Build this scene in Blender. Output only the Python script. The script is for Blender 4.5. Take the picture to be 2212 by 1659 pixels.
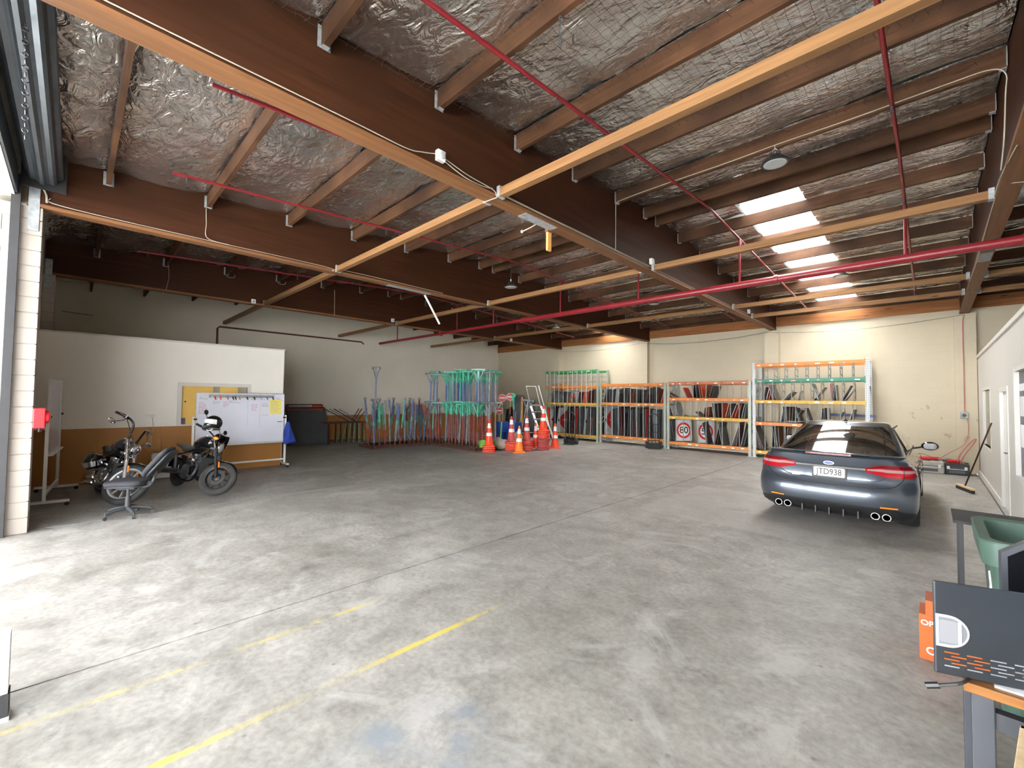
import bpy, bmesh, math, random
from math import sin, cos, pi, radians, sqrt, atan2
from mathutils import Vector, Matrix, noise
random.seed(7)
for o in list(bpy.data.objects): bpy.data.objects.remove(o)
SC = bpy.context.scene
C = SC.collection

# ---------------------------------------------------------------- camera
FPX, EYE = 925.0, 1.78
_yaw, _pit, _rol = radians(44.39), radians(1.945), radians(0.72)
_f = Vector((-sin(_yaw)*cos(_pit), cos(_yaw)*cos(_pit), sin(_pit)))
_r = Vector((cos(_yaw), sin(_yaw), 0)); _u = _r.cross(_f)
_r, _u = cos(_rol)*_r + sin(_rol)*_u, -sin(_rol)*_r + cos(_rol)*_u
cd = bpy.data.cameras.new('camera'); cam = bpy.data.objects.new('camera', cd); C.objects.link(cam)
cd.sensor_width = 36.0; cd.lens = FPX/2212*36.0; cd.clip_start = 0.03; cd.clip_end = 200
cam.matrix_world = Matrix(((_r.x, _u.x, -_f.x, 0), (_r.y, _u.y, -_f.y, 0), (_r.z, _u.z, -_f.z, EYE), (0, 0, 0, 1)))
SC.camera = cam

# ---------------------------------------------------------------- world, exposure, daylight portals
w = bpy.data.worlds.new('overcast_sky'); SC.world = w; w.use_nodes = True
wn = w.node_tree.nodes; wl = w.node_tree.links
bg = wn['Background']
tc = wn.new('ShaderNodeTexCoord'); sp = wn.new('ShaderNodeSeparateXYZ'); rp = wn.new('ShaderNodeValToRGB')
wl.new(tc.outputs['Generated'], sp.inputs[0]); wl.new(sp.outputs[2], rp.inputs[0]); wl.new(rp.outputs[0], bg.inputs[0])
rp.color_ramp.elements[0].position = 0.0; rp.color_ramp.elements[0].color = (0.52, 0.525, 0.535, 1)
rp.color_ramp.elements[1].position = 1.0; rp.color_ramp.elements[1].color = (1.0, 1.0, 1.0, 1)
bg.inputs[1].default_value = 13.0
SC.cycles.max_bounces = 24; SC.cycles.diffuse_bounces = 12; SC.cycles.glossy_bounces = 10; SC.cycles.transparent_max_bounces = 16
vs = SC.view_settings
vs.view_transform = 'Standard'; vs.look = 'None'; vs.exposure = 1.82; vs.gamma = 1.0; vs.use_curve_mapping = False
try: SC.display_settings.display_device = 'sRGB'
except Exception: pass
def portal(name, loc, rot, sx, sy):
    l = bpy.data.lights.new(name, 'AREA'); l.shape = 'RECTANGLE'; l.size = sx; l.size_y = sy; l.cycles.is_portal = True
    o = bpy.data.objects.new(name, l); o.location = loc; o.rotation_euler = rot; C.objects.link(o)
portal('daylight_portal', (-6.03, -0.70, 2.1), (radians(90), 0, pi), 4.3, 4.2)
portal('daylight_portal', (-1.55, -0.70, 2.1), (radians(90), 0, pi), 4.2, 4.2)
portal('skylight_portal', (-1.95, 12.3, 5.35), (0, 0, 0), 0.94, 8.1)
portal('skylight_portal', (-9.80, 14.2, 5.2), (0, 0, 0), 0.94, 4.2)

# ---------------------------------------------------------------- mesh helpers
class MB:
    def __init__(s): s.v = []; s.f = []
    def add(s, vs, fs, M=None):
        n = len(s.v)
        s.v += [tuple(M @ Vector(p)) if M is not None else tuple(p) for p in vs]
        s.f += [tuple(i+n for i in f) for f in fs]
        return s
    def box(s, x0, x1, y0, y1, z0, z1, M=None):
        return s.add([(x0,y0,z0),(x1,y0,z0),(x1,y1,z0),(x0,y1,z0),(x0,y0,z1),(x1,y0,z1),(x1,y1,z1),(x0,y1,z1)],
              [(0,3,2,1),(4,5,6,7),(0,1,5,4),(1,2,6,5),(2,3,7,6),(3,0,4,7)], M)
    def cbox(s, c, d, M=None):
        return s.box(c[0]-d[0]/2, c[0]+d[0]/2, c[1]-d[1]/2, c[1]+d[1]/2, c[2]-d[2]/2, c[2]+d[2]/2, M)
    def bar(s, p, q, w, h, up=(0,0,1)):
        p = Vector(p); q = Vector(q); d = (q-p); L = d.length; d.normalize(); u = Vector(up)
        if abs(d.dot(u)) > .99: u = Vector((1,0,0))
        x = d.cross(u).normalized(); u = x.cross(d)
        M = Matrix(((x.x,d.x,u.x,p.x),(x.y,d.y,u.y,p.y),(x.z,d.z,u.z,p.z),(0,0,0,1)))
        return s.box(-w/2, w/2, 0, L, -h/2, h/2, M)
    def tube(s, p, q, r, n=8, r2=None):
        p = Vector(p); q = Vector(q); d = (q-p).normalized(); r2 = r if r2 is None else r2
        u = Vector((0,0,1)) if abs(d.z) < .9 else Vector((1,0,0)); x = d.cross(u).normalized(); y = d.cross(x)
        vs = [p + (x*cos(2*pi*i/n)+y*sin(2*pi*i/n))*r for i in range(n)] + [q + (x*cos(2*pi*i/n)+y*sin(2*pi*i/n))*r2 for i in range(n)]
        fs = [(i,(i+1)%n,n+(i+1)%n,n+i) for i in range(n)] + [tuple(range(n))[::-1], tuple(range(n,2*n))]
        return s.add(vs, fs)
    def path(s, pts, r, n=6):
        pts = [Vector(p) for p in pts]; k = len(pts); vs = []; fs = []
        t0 = (pts[1]-pts[0]).normalized(); u = Vector((0,0,1)) if abs(t0.z) < .9 else Vector((1,0,0)); x = t0.cross(u).normalized()
        for i, p in enumerate(pts):
            t = (pts[min(i+1,k-1)]-pts[max(i-1,0)]).normalized()
            x = (x - t*x.dot(t)).normalized(); y = t.cross(x)
            rr = r[i] if isinstance(r, (list, tuple)) else r
            vs += [p + (x*cos(2*pi*j/n)+y*sin(2*pi*j/n))*rr for j in range(n)]
        for i in range(k-1):
            fs += [(i*n+j, i*n+(j+1)%n, (i+1)*n+(j+1)%n, (i+1)*n+j) for j in range(n)]
        fs += [tuple(range(n))[::-1], tuple(range((k-1)*n, k*n))]
        return s.add(vs, fs)
    def lathe(s, prof, n=16, M=None, ring=False):
        vs = []; fs = []; k = len(prof)
        for r, z in prof: vs += [(r*cos(2*pi*j/n), r*sin(2*pi*j/n), z) for j in range(n)]
        for i in range(k if ring else k-1): fs += [(i*n+j, i*n+(j+1)%n, ((i+1)%k)*n+(j+1)%n, ((i+1)%k)*n+j) for j in range(n)]
        if not ring: fs += [tuple(range(n))[::-1], tuple(range((k-1)*n, k*n))]
        return s.add(vs, fs, M)
    def ball(s, c, r, nu=12, nv=8, M=None):
        if not isinstance(r, (list, tuple)): r = (r,r,r)
        vs = []; fs = []
        for i in range(nv+1):
            a = -pi/2 + pi*i/nv; ca = max(cos(a), 1e-3)
            vs += [(c[0]+r[0]*ca*cos(2*pi*j/nu), c[1]+r[1]*ca*sin(2*pi*j/nu), c[2]+r[2]*sin(a)) for j in range(nu)]
        for i in range(nv): fs += [(i*nu+j, i*nu+(j+1)%nu, (i+1)*nu+(j+1)%nu, (i+1)*nu+j) for j in range(nu)]
        fs += [tuple(range(nu))[::-1], tuple(range(nv*nu, (nv+1)*nu))]
        return s.add(vs, fs, M)
    def torus(s, R, r, n=24, m=8, M=None, rz=None):
        rz = rz or r; vs = []; fs = []
        for i in range(n):
            a = 2*pi*i/n
            vs += [((R+r*cos(2*pi*j/m))*cos(a), (R+r*cos(2*pi*j/m))*sin(a), rz*sin(2*pi*j/m)) for j in range(m)]
        for i in range(n): fs += [(i*m+j, ((i+1)%n)*m+j, ((i+1)%n)*m+(j+1)%m, i*m+(j+1)%m) for j in range(m)]
        return s.add(vs, fs, M)
    def prism(s, poly, z0, z1, M=None):
        n = len(poly)
        return s.add([(x,y,z0) for x,y in poly]+[(x,y,z1) for x,y in poly],
              [tuple(range(n))[::-1], tuple(range(n,2*n))]+[(i,(i+1)%n,n+(i+1)%n,n+i) for i in range(n)], M)
    def loft(s, rings, cap=True, closed=True):
        n = len(rings[0]); vs = [p for r in rings for p in r]; fs = []
        for i in range(len(rings)-1):
            fs += [(i*n+j, i*n+(j+1)%n, (i+1)*n+(j+1)%n, (i+1)*n+j) for j in range(n if closed else n-1)]
        if cap: fs += [tuple(range(n))[::-1], tuple(range((len(rings)-1)*n, len(rings)*n))]
        return s.add(vs, fs)
    def grid(s, fn, nu, nv):
        vs = [fn(i/nu, j/nv) for i in range(nu+1) for j in range(nv+1)]
        return s.add(vs, [(i*(nv+1)+j, (i+1)*(nv+1)+j, (i+1)*(nv+1)+j+1, i*(nv+1)+j+1) for i in range(nu) for j in range(nv)])
    def mesh(s, name='m', smooth=0, fixn=True):
        me = bpy.data.meshes.new(name); me.from_pydata(s.v, [], s.f)
        if fixn:
            b = bmesh.new(); b.from_mesh(me); bmesh.ops.recalc_face_normals(b, faces=b.faces); b.to_mesh(me); b.free()
        if smooth:
            me.polygons.foreach_set('use_smooth', [True]*len(me.polygons)); me.set_sharp_from_angle(angle=radians(smooth))
        me.update(); return me
    def build(s, name, mt, parent=None, smooth=0, bevel=0, loc=None, rz=0, fixn=True, sub=0):
        me = s.mesh(name, smooth, fixn); return obj(name, me, mt, parent, bevel, loc, rz, sub)

def obj(name, me, mt, parent=None, bevel=0, loc=None, rz=0, sub=0):
    o = bpy.data.objects.new(name, me); C.objects.link(o)
    if mt and not me.materials: me.materials.append(M[mt] if isinstance(mt, str) else mt)
    if parent: o.parent = parent
    if loc: o.location = loc
    if rz: o.rotation_euler.z = rz
    if bevel:
        b = o.modifiers.new('bevel', 'BEVEL'); b.width = bevel; b.segments = 2; b.limit_method = 'ANGLE'; b.angle_limit = radians(40)
    if sub:
        b = o.modifiers.new('sub', 'SUBSURF'); b.levels = sub; b.render_levels = sub
    return o
def tag(o, label, cat, group=None):
    o['label'] = label; o['category'] = cat
    if group: o['group'] = group
    return o
def thing(name, label, cat, loc=(0,0,0), rz=0, group=None):
    o = bpy.data.objects.new(name, None); o.empty_display_size = .1; C.objects.link(o)
    o.location = loc; o.rotation_euler = (0, 0, rz)
    return tag(o, label, cat, group)
ORD = 'first second third fourth fifth sixth seventh eighth ninth tenth eleventh twelfth thirteenth fourteenth fifteenth sixteenth seventeenth eighteenth nineteenth twentieth'.split()
ORD += ['twenty-'+w for w in ORD[:9]] + ['thirtieth'] + ['thirty-'+w for w in ORD[:9]]
def struct(o): o['kind'] = 'structure'; return o
def copytree(o, parent=None, label=None, group=None):
    c = o.copy(); C.objects.link(c)
    if parent: c.parent = parent
    if label: c['label'] = label
    if group: c['group'] = group
    for ch in KIDS.get(o.name, [x for x in o.children]): copytree(ch, c)
    return c
KIDS = {}
def RX(a): return Matrix.Rotation(a, 4, 'X')
def RY(a): return Matrix.Rotation(a, 4, 'Y')
def RZ(a): return Matrix.Rotation(a, 4, 'Z')
def T(*p): return Matrix.Translation(p)
def rrect(w, h, r, n=4, cx=0, cy=0):
    out = []
    for sx, sy, a0 in ((1,1,0),(-1,1,pi/2),(-1,-1,pi),(1,-1,1.5*pi)):
        for i in range(n+1):
            a = a0 + pi/2*i/n
            out.append((cx+sx*(w/2-r)+r*cos(a), cy+sy*(h/2-r)+r*sin(a)))
    return out
def textmesh(txt, size, ext=.001):
    c = bpy.data.curves.new('t', 'FONT'); c.body = txt; c.size = size; c.extrude = ext; c.align_x = 'CENTER'; c.align_y = 'CENTER'; c.offset = size*.012
    o = bpy.data.objects.new('t', c); m = o.to_mesh(); mb = MB()
    mb.v = [tuple(v.co) for v in m.vertices]; mb.f = [tuple(p.vertices) for p in m.polygons]
    o.to_mesh_clear(); bpy.data.objects.remove(o); bpy.data.curves.remove(c); return mb
def xf(mb, Mx): mb.v = [tuple(Mx @ Vector(p)) for p in mb.v]; return mb
def curve(pts, n=8):
    """Catmull-Rom smoothing of a poly-line."""
    P = [Vector(p) for p in pts]; out = []
    for i in range(len(P)-1):
        a = P[max(i-1,0)]; b = P[i]; c = P[i+1]; d = P[min(i+2,len(P)-1)]
        for k in range(n):
            t = k/n; out.append(.5*((2*b)+(c-a)*t+(2*a-5*b+4*c-d)*t*t+(3*b-a-3*c+d)*t**3))
    return out+[P[-1]]

# ---------------------------------------------------------------- materials
M = {}
def mat(n, c, r=.5, m=0.0, var=.12, vs=4.0, bump=0.0, bs=60.0, coat=0.0, spec=.5, alpha=1.0, dirt=None, ds=2.0, dt=.55, sheen=0):
    a = bpy.data.materials.new(n); a.use_nodes = True; N = a.node_tree.nodes; L = a.node_tree.links; b = N['Principled BSDF']
    b.inputs['Roughness'].default_value = r; b.inputs['Metallic'].default_value = m; b.inputs['Specular IOR Level'].default_value = spec
    b.inputs['Coat Weight'].default_value = coat; b.inputs['Alpha'].default_value = alpha
    if coat: b.inputs['Coat Roughness'].default_value = .04
    g = N.new('ShaderNodeNewGeometry')
    nz = N.new('ShaderNodeTexNoise'); nz.inputs['Scale'].default_value = vs; nz.inputs['Detail'].default_value = 5; L.new(g.outputs['Position'], nz.inputs['Vector'])
    rp = N.new('ShaderNodeValToRGB'); L.new(nz.outputs['Fac'], rp.inputs[0])
    e = rp.color_ramp.elements
    e[0].position = .3; e[1].position = .7
    e[0].color = tuple(max(0, x*(1-var)) for x in c)+(1,); e[1].color = tuple(min(1, x*(1+var)) for x in c)+(1,)
    out = rp.outputs[0]
    if dirt:
        n2 = N.new('ShaderNodeTexNoise'); n2.inputs['Scale'].default_value = ds; n2.inputs['Detail'].default_value = 8; n2.inputs['Roughness'].default_value = .65
        L.new(g.outputs['Position'], n2.inputs['Vector'])
        r2 = N.new('ShaderNodeValToRGB'); L.new(n2.outputs['Fac'], r2.inputs[0]); r2.color_ramp.elements[0].position = dt; r2.color_ramp.elements[1].position = dt+.15
        mx = N.new('ShaderNodeMix'); mx.data_type = 'RGBA'; L.new(r2.outputs[0], mx.inputs[0]); L.new(out, mx.inputs[6]); mx.inputs[7].default_value = tuple(dirt)+(1,); out = mx.outputs[2]
    L.new(out, b.inputs['Base Color'])
    if bump:
        n3 = N.new('ShaderNodeTexNoise'); n3.inputs['Scale'].default_value = bs; n3.inputs['Detail'].default_value = 3; L.new(g.outputs['Position'], n3.inputs['Vector'])
        bp = N.new('ShaderNodeBump'); bp.inputs['Strength'].default_value = bump; bp.inputs['Distance'].default_value = .01; L.new(n3.outputs['Fac'], bp.inputs['Height']); L.new(bp.outputs[0], b.inputs['Normal'])
    M[n] = a; return a
def wood(n, c1, c2, axis, r=.55, knots=True, sc=1.0, stain=None):
    a = bpy.data.materials.new(n); a.use_nodes = True; N = a.node_tree.nodes; L = a.node_tree.links; b = N['Principled BSDF']; b.inputs['Roughness'].default_value = r; b.inputs['Specular IOR Level'].default_value = .18
    g = N.new('ShaderNodeNewGeometry'); mp = N.new('ShaderNodeMapping'); L.new(g.outputs['Position'], mp.inputs['Vector'])
    s = [14*sc]*3; s['xyz'.index(axis)] = .7*sc; mp.inputs['Scale'].default_value = s
    nz = N.new('ShaderNodeTexNoise'); nz.inputs['Scale'].default_value = 1.6; nz.inputs['Detail'].default_value = 7; nz.inputs['Roughness'].default_value = .6; nz.inputs['Distortion'].default_value = .6; L.new(mp.outputs[0], nz.inputs['Vector'])
    rp = N.new('ShaderNodeValToRGB'); L.new(nz.outputs['Fac'], rp.inputs[0]); e = rp.color_ramp.elements
    e[0].position = .32; e[1].position = .66; e[0].color = tuple(c1)+(1,); e[1].color = tuple(c2)+(1,)
    out = rp.outputs[0]
    if knots:
        m2 = N.new('ShaderNodeMapping'); L.new(g.outputs['Position'], m2.inputs['Vector']); s2 = [9]*3; s2['xyz'.index(axis)] = 2.2; m2.inputs['Scale'].default_value = s2
        vo = N.new('ShaderNodeTexVoronoi'); vo.inputs['Scale'].default_value = .55; L.new(m2.outputs[0], vo.inputs['Vector'])
        r2 = N.new('ShaderNodeValToRGB'); L.new(vo.outputs['Distance'], r2.inputs[0]); r2.color_ramp.elements[0].position = .03; r2.color_ramp.elements[1].position = .11
        r2.color_ramp.elements[0].color = (.35,.28,.22,1); r2.color_ramp.elements[1].color = (1,1,1,1)
        mx = N.new('ShaderNodeMix'); mx.data_type = 'RGBA'; mx.blend_type = 'MULTIPLY'; mx.inputs[0].default_value = 1; L.new(out, mx.inputs[6]); L.new(r2.outputs[0], mx.inputs[7]); out = mx.outputs[2]
    if stain:
        n2 = N.new('ShaderNodeTexNoise'); n2.inputs['Scale'].default_value = 1.3; n2.inputs['Detail'].default_value = 6; L.new(g.outputs['Position'], n2.inputs['Vector'])
        r3 = N.new('ShaderNodeValToRGB'); L.new(n2.outputs['Fac'], r3.inputs[0]); r3.color_ramp.elements[0].position = .42; r3.color_ramp.elements[1].position = .62
        m3 = N.new('ShaderNodeMix'); m3.data_type = 'RGBA'; L.new(r3.outputs[0], m3.inputs[0]); L.new(out, m3.inputs[6]); m3.inputs[7].default_value = tuple(stain)+(1,); out = m3.outputs[2]
    L.new(out, b.inputs['Base Color'])
    bp = N.new('ShaderNodeBump'); bp.inputs['Strength'].default_value = .12; bp.inputs['Distance'].default_value = .01; L.new(nz.outputs['Fac'], bp.inputs['Height']); L.new(bp.outputs[0], b.inputs['Normal'])
    M[n] = a; return a

wood('beam_ply', (.028,.0085,.0031), (.058,.0188,.0068), 'y', r=.6, knots=False, sc=.6, stain=(.040,.0130,.0048))
wood('plate_pine', (.15,.066,.028), (.21,.097,.042), 'y', r=.5)
wood('strut_pine', (.175,.086,.036), (.255,.135,.057), 'x', r=.5)
wood('purlin_wood', (.058,.026,.013), (.110,.051,.0245), 'x', r=.6, stain=(.043,.020,.0105))
wood('rail_wood', (.22,.085,.03), (.36,.15,.055), 'x', r=.6)
wood('table_wood', (.17,.068,.019), (.25,.11,.034), 'x', r=.4, knots=False)
wood('crate_wood', (.62,.45,.26), (.74,.57,.36), 'z', r=.6)
mat('galv', (.36,.39,.40), .45, .7, var=.2, vs=25, bump=.1)
mat('galv_dull', (.33,.35,.36), .6, .3, var=.25, vs=18)
mat('roof_deck', (.30,.31,.32), .6, .3)
mat('cable_white', (.40,.355,.275), .6)
mat('cable_dark', (.03,.03,.03), .5)
mat('pipe_red', (.21,.014,.020), .35, var=.15, vs=3, spec=.5)
mat('pipe_brown', (.12,.03,.03), .45)
mat('white_plastic', (.74,.74,.72), .4)
mat('lens_grey', (.42,.45,.44), .2)
mat('black_plastic', (.014,.014,.016), .42)
mat('black_gloss', (.006,.006,.008), .08, coat=.6, var=.02)
mat('black_matte', (.02,.02,.021), .75)
mat('rubber', (.022,.022,.023), .7, bump=.2, bs=120, var=.3, vs=8)
mat('rubber_dusty', (.032,.031,.030), .85, bump=.2, bs=120, var=.25, vs=8)
mat('chrome', (.78,.78,.80), .08, 1.0, var=.03)
mat('alu', (.60,.61,.62), .35, .85, var=.1, vs=10)
mat('dark_metal', (.10,.10,.11), .4, .7)
mat('engine_metal', (.24,.24,.25), .35, .8, var=.3, vs=20)
mat('frame_white', (.80,.80,.77), .45, var=.04)
mat('wall_cream', (.74,.69,.59), .75, var=.05, vs=.7, bump=.05, bs=30)
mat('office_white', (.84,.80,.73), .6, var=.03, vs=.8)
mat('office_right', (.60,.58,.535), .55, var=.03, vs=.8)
mat('trim_white', (.66,.64,.60), .5, var=.03)
mat('dado_ochre', (.40,.175,.035), .5, var=.08, vs=1.2)
mat('steel_track', (.03,.03,.032), .6, .1)
mat('roller_steel', (.085,.098,.112), .42, .7, var=.15, vs=6)
mat('rust', (.085,.033,.022), .85, var=.5, vs=14, bump=.2)
mat('stand_green', (.08,.50,.32), .55, var=.25, vs=6, dirt=(.25,.30,.27), ds=9, dt=.6)
mat('stand_blue', (.10,.16,.36), .5, var=.2, vs=6, dirt=(.30,.31,.34), ds=9, dt=.58)
mat('stand_grey', (.27,.28,.30), .55, .3, var=.25, vs=8, dirt=(.12,.06,.05), ds=7, dt=.62)
mat('stand_red', (.26,.055,.04), .6, var=.3, vs=8, dirt=(.30,.28,.27), ds=9, dt=.6)
mat('rack_orange', (.62,.20,.035), .5, var=.15, vs=5, dirt=(.35,.11,.04), ds=8, dt=.62)
mat('rack_yellow', (.58,.34,.03), .5, var=.2, vs=5, dirt=(.6,.2,.04), ds=6, dt=.55)
mat('rack_rustorange', (.48,.16,.075), .6, var=.25, vs=5, dirt=(.32,.1,.06), ds=8, dt=.55)
mat('rack_green', (.045,.26,.085), .5, var=.15, vs=5)
mat('rack_teal', (.03,.20,.13), .5, var=.15, vs=5)
mat('divider_grey', (.34,.34,.33), .5, .5, var=.2, vs=10)
mat('sign_back', (.135,.145,.15), .55, .35, var=.25, vs=3)
mat('sign_back_light', (.33,.345,.35), .5, .4, var=.2, vs=3)
mat('sign_edge', (.45,.45,.44), .5, .4)
mat('sign_dark', (.03,.03,.032), .55, var=.3)
mat('sign_maroon', (.09,.018,.016), .5, var=.3)
mat('sign_red', (.62,.03,.03), .4)
mat('sign_orange', (.85,.10,.02), .45)
mat('sign_brown', (.25,.075,.02), .5, var=.3)
mat('sign_white', (.62,.64,.68), .35)
mat('sticker_white', (.75,.74,.70), .5)
mat('sticker_red', (.62,.30,.26), .5)
mat('cone_orange', (.90,.075,.022), .42, var=.06)
mat('cone_faded', (.52,.075,.065), .5, var=.12, dirt=(.35,.07,.06), ds=8, dt=.6)
mat('cone_bright', (.95,.22,.03), .42, var=.06)
mat('cone_band', (.86,.87,.88), .35, var=.04)
mat('drum_blue', (.015,.06,.32), .35)
mat('lime', (.22,.50,.08), .6)
mat('sack', (.33,.29,.23), .9)
mat('wood_plain', (.48,.30,.13), .6)
mat('cardboard', (.36,.23,.12), .85)
mat('board_face', (.70,.71,.80), .18, var=.03, vs=1.5, coat=.2)
mat('ink_pink', (.55,.28,.42), .6); mat('ink_grey', (.36,.36,.42), .6); mat('ink_black', (.05,.05,.06), .6)
mat('paper_yellow', (.82,.72,.14), .6, var=.03)
mat('jacket_blue', (.015,.045,.30), .8, var=.3)
mat('pink', (.70,.22,.15), .5)
mat('board_grey', (.075,.082,.085), .75, var=.12, vs=3, dirt=(.16,.16,.15), ds=6, dt=.7)
mat('room_yellow', (.80,.52,.13), .7, var=.05)
mat('curtain_grey', (.34,.30,.22), .8)
mat('fire_red', (.62,.012,.02), .35)
mat('heater_white', (.52,.52,.50), .5)
mat('heater_grey', (.22,.22,.23), .6)
mat('chair_fabric', (.035,.035,.043), .9, bump=.3, bs=300)
mat('chair_shell', (.024,.026,.029), .55)
mat('chair_base', (.05,.053,.057), .55)
mat('amber', (.80,.20,.02), .25)
mat('seat_black', (.03,.028,.027), .55)
mat('steel_blue', (.05,.055,.066), .5, .2)
mat('bin_green', (.055,.105,.08), .5, var=.15, vs=3)
mat('monitor_dark', (.022,.026,.032), .38)
mat('orange_box', (.42,.078,.007), .45)
mat('leaf', (.30,.62,.05), .5)
mat('soil', (.02,.014,.01), .9)
mat('window_olive', (.24,.225,.15), .25, spec=.6)
mat('window_dark', (.05,.06,.08), .35, spec=.2)
mat('paper_white', (.78,.78,.80), .6)
mat('tool_red', (.60,.03,.03), .4)
mat('case_grey', (.44,.43,.39), .5)
mat('case_black', (.025,.025,.03), .4)
mat('cable_pink', (.50,.20,.17), .5)
mat('asphalt', (.66,.66,.64), .9)
mat('soffit', (.66,.70,.75), .8)
mat('strap', (.75,.38,.10), .7)
mat('net', (.035,.032,.03), .7)
mat('car_paint', (.078,.093,.116), .30, .65, var=.04, vs=2, coat=1.0)
mat('car_trim', (.012,.012,.013), .45)
mat('car_glass', (.008,.009,.008), .03, var=.0, coat=1.0, spec=.8)
mat('lamp_red', (.36,.004,.012), .12, coat=.8)
mat('lamp_clear', (.36,.22,.22), .1, coat=.8)
mat('lamp_dark', (.14,.002,.006), .12, coat=.8)
mat('plate_white', (.82,.82,.80), .4)
mat('socket_white', (.30,.30,.32), .6); mat('socket_grey', (.15,.155,.17), .6); mat('socket_pale', (.20,.205,.22), .6)
mat('plate_ink', (.03,.03,.035), .5)
# special materials ------------------------------------------------
def nodes(n):
    a = bpy.data.materials.new(n); a.use_nodes = True; M[n] = a
    return a, a.node_tree.nodes, a.node_tree.links, a.node_tree.nodes['Principled BSDF']
def mathn(N, L, op, a, b=None, c=None):
    m = N.new('ShaderNodeMath'); m.operation = op
    for i, x in enumerate((a, b, c)):
        if x is None: continue
        if isinstance(x, (int, float)): m.inputs[i].default_value = x
        else: L.new(x, m.inputs[i])
    return m.outputs[0]
def noisen(N, L, vec, scale, det=6, rough=.6, dist=0):
    z = N.new('ShaderNodeTexNoise'); z.inputs['Scale'].default_value = scale; z.inputs['Detail'].default_value = det; z.inputs['Roughness'].default_value = rough; z.inputs['Distortion'].default_value = dist
    L.new(vec, z.inputs['Vector']); return z.outputs['Fac']
def rampn(N, L, fac, stops):
    r = N.new('ShaderNodeValToRGB'); e = r.color_ramp.elements
    while len(e) < len(stops): e.new(.5)
    for k, (p, c) in enumerate(stops): e[k].position = p; e[k].color = tuple(c)+(1,) if len(c) == 3 else c
    if isinstance(fac, float): r.inputs[0].default_value = fac
    else: L.new(fac, r.inputs[0])
    return r.outputs[0]
def mixn(N, L, fac, a, b, mode='MIX'):
    m = N.new('ShaderNodeMix'); m.data_type = 'RGBA'; m.blend_type = mode
    if isinstance(fac, (int, float)): m.inputs[0].default_value = fac
    else: L.new(fac, m.inputs[0])
    for i, x in ((6, a), (7, b)):
        if isinstance(x, tuple): m.inputs[i].default_value = x+(1,) if len(x) == 3 else x
        else: L.new(x, m.inputs[i])
    return m.outputs[2]

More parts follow.
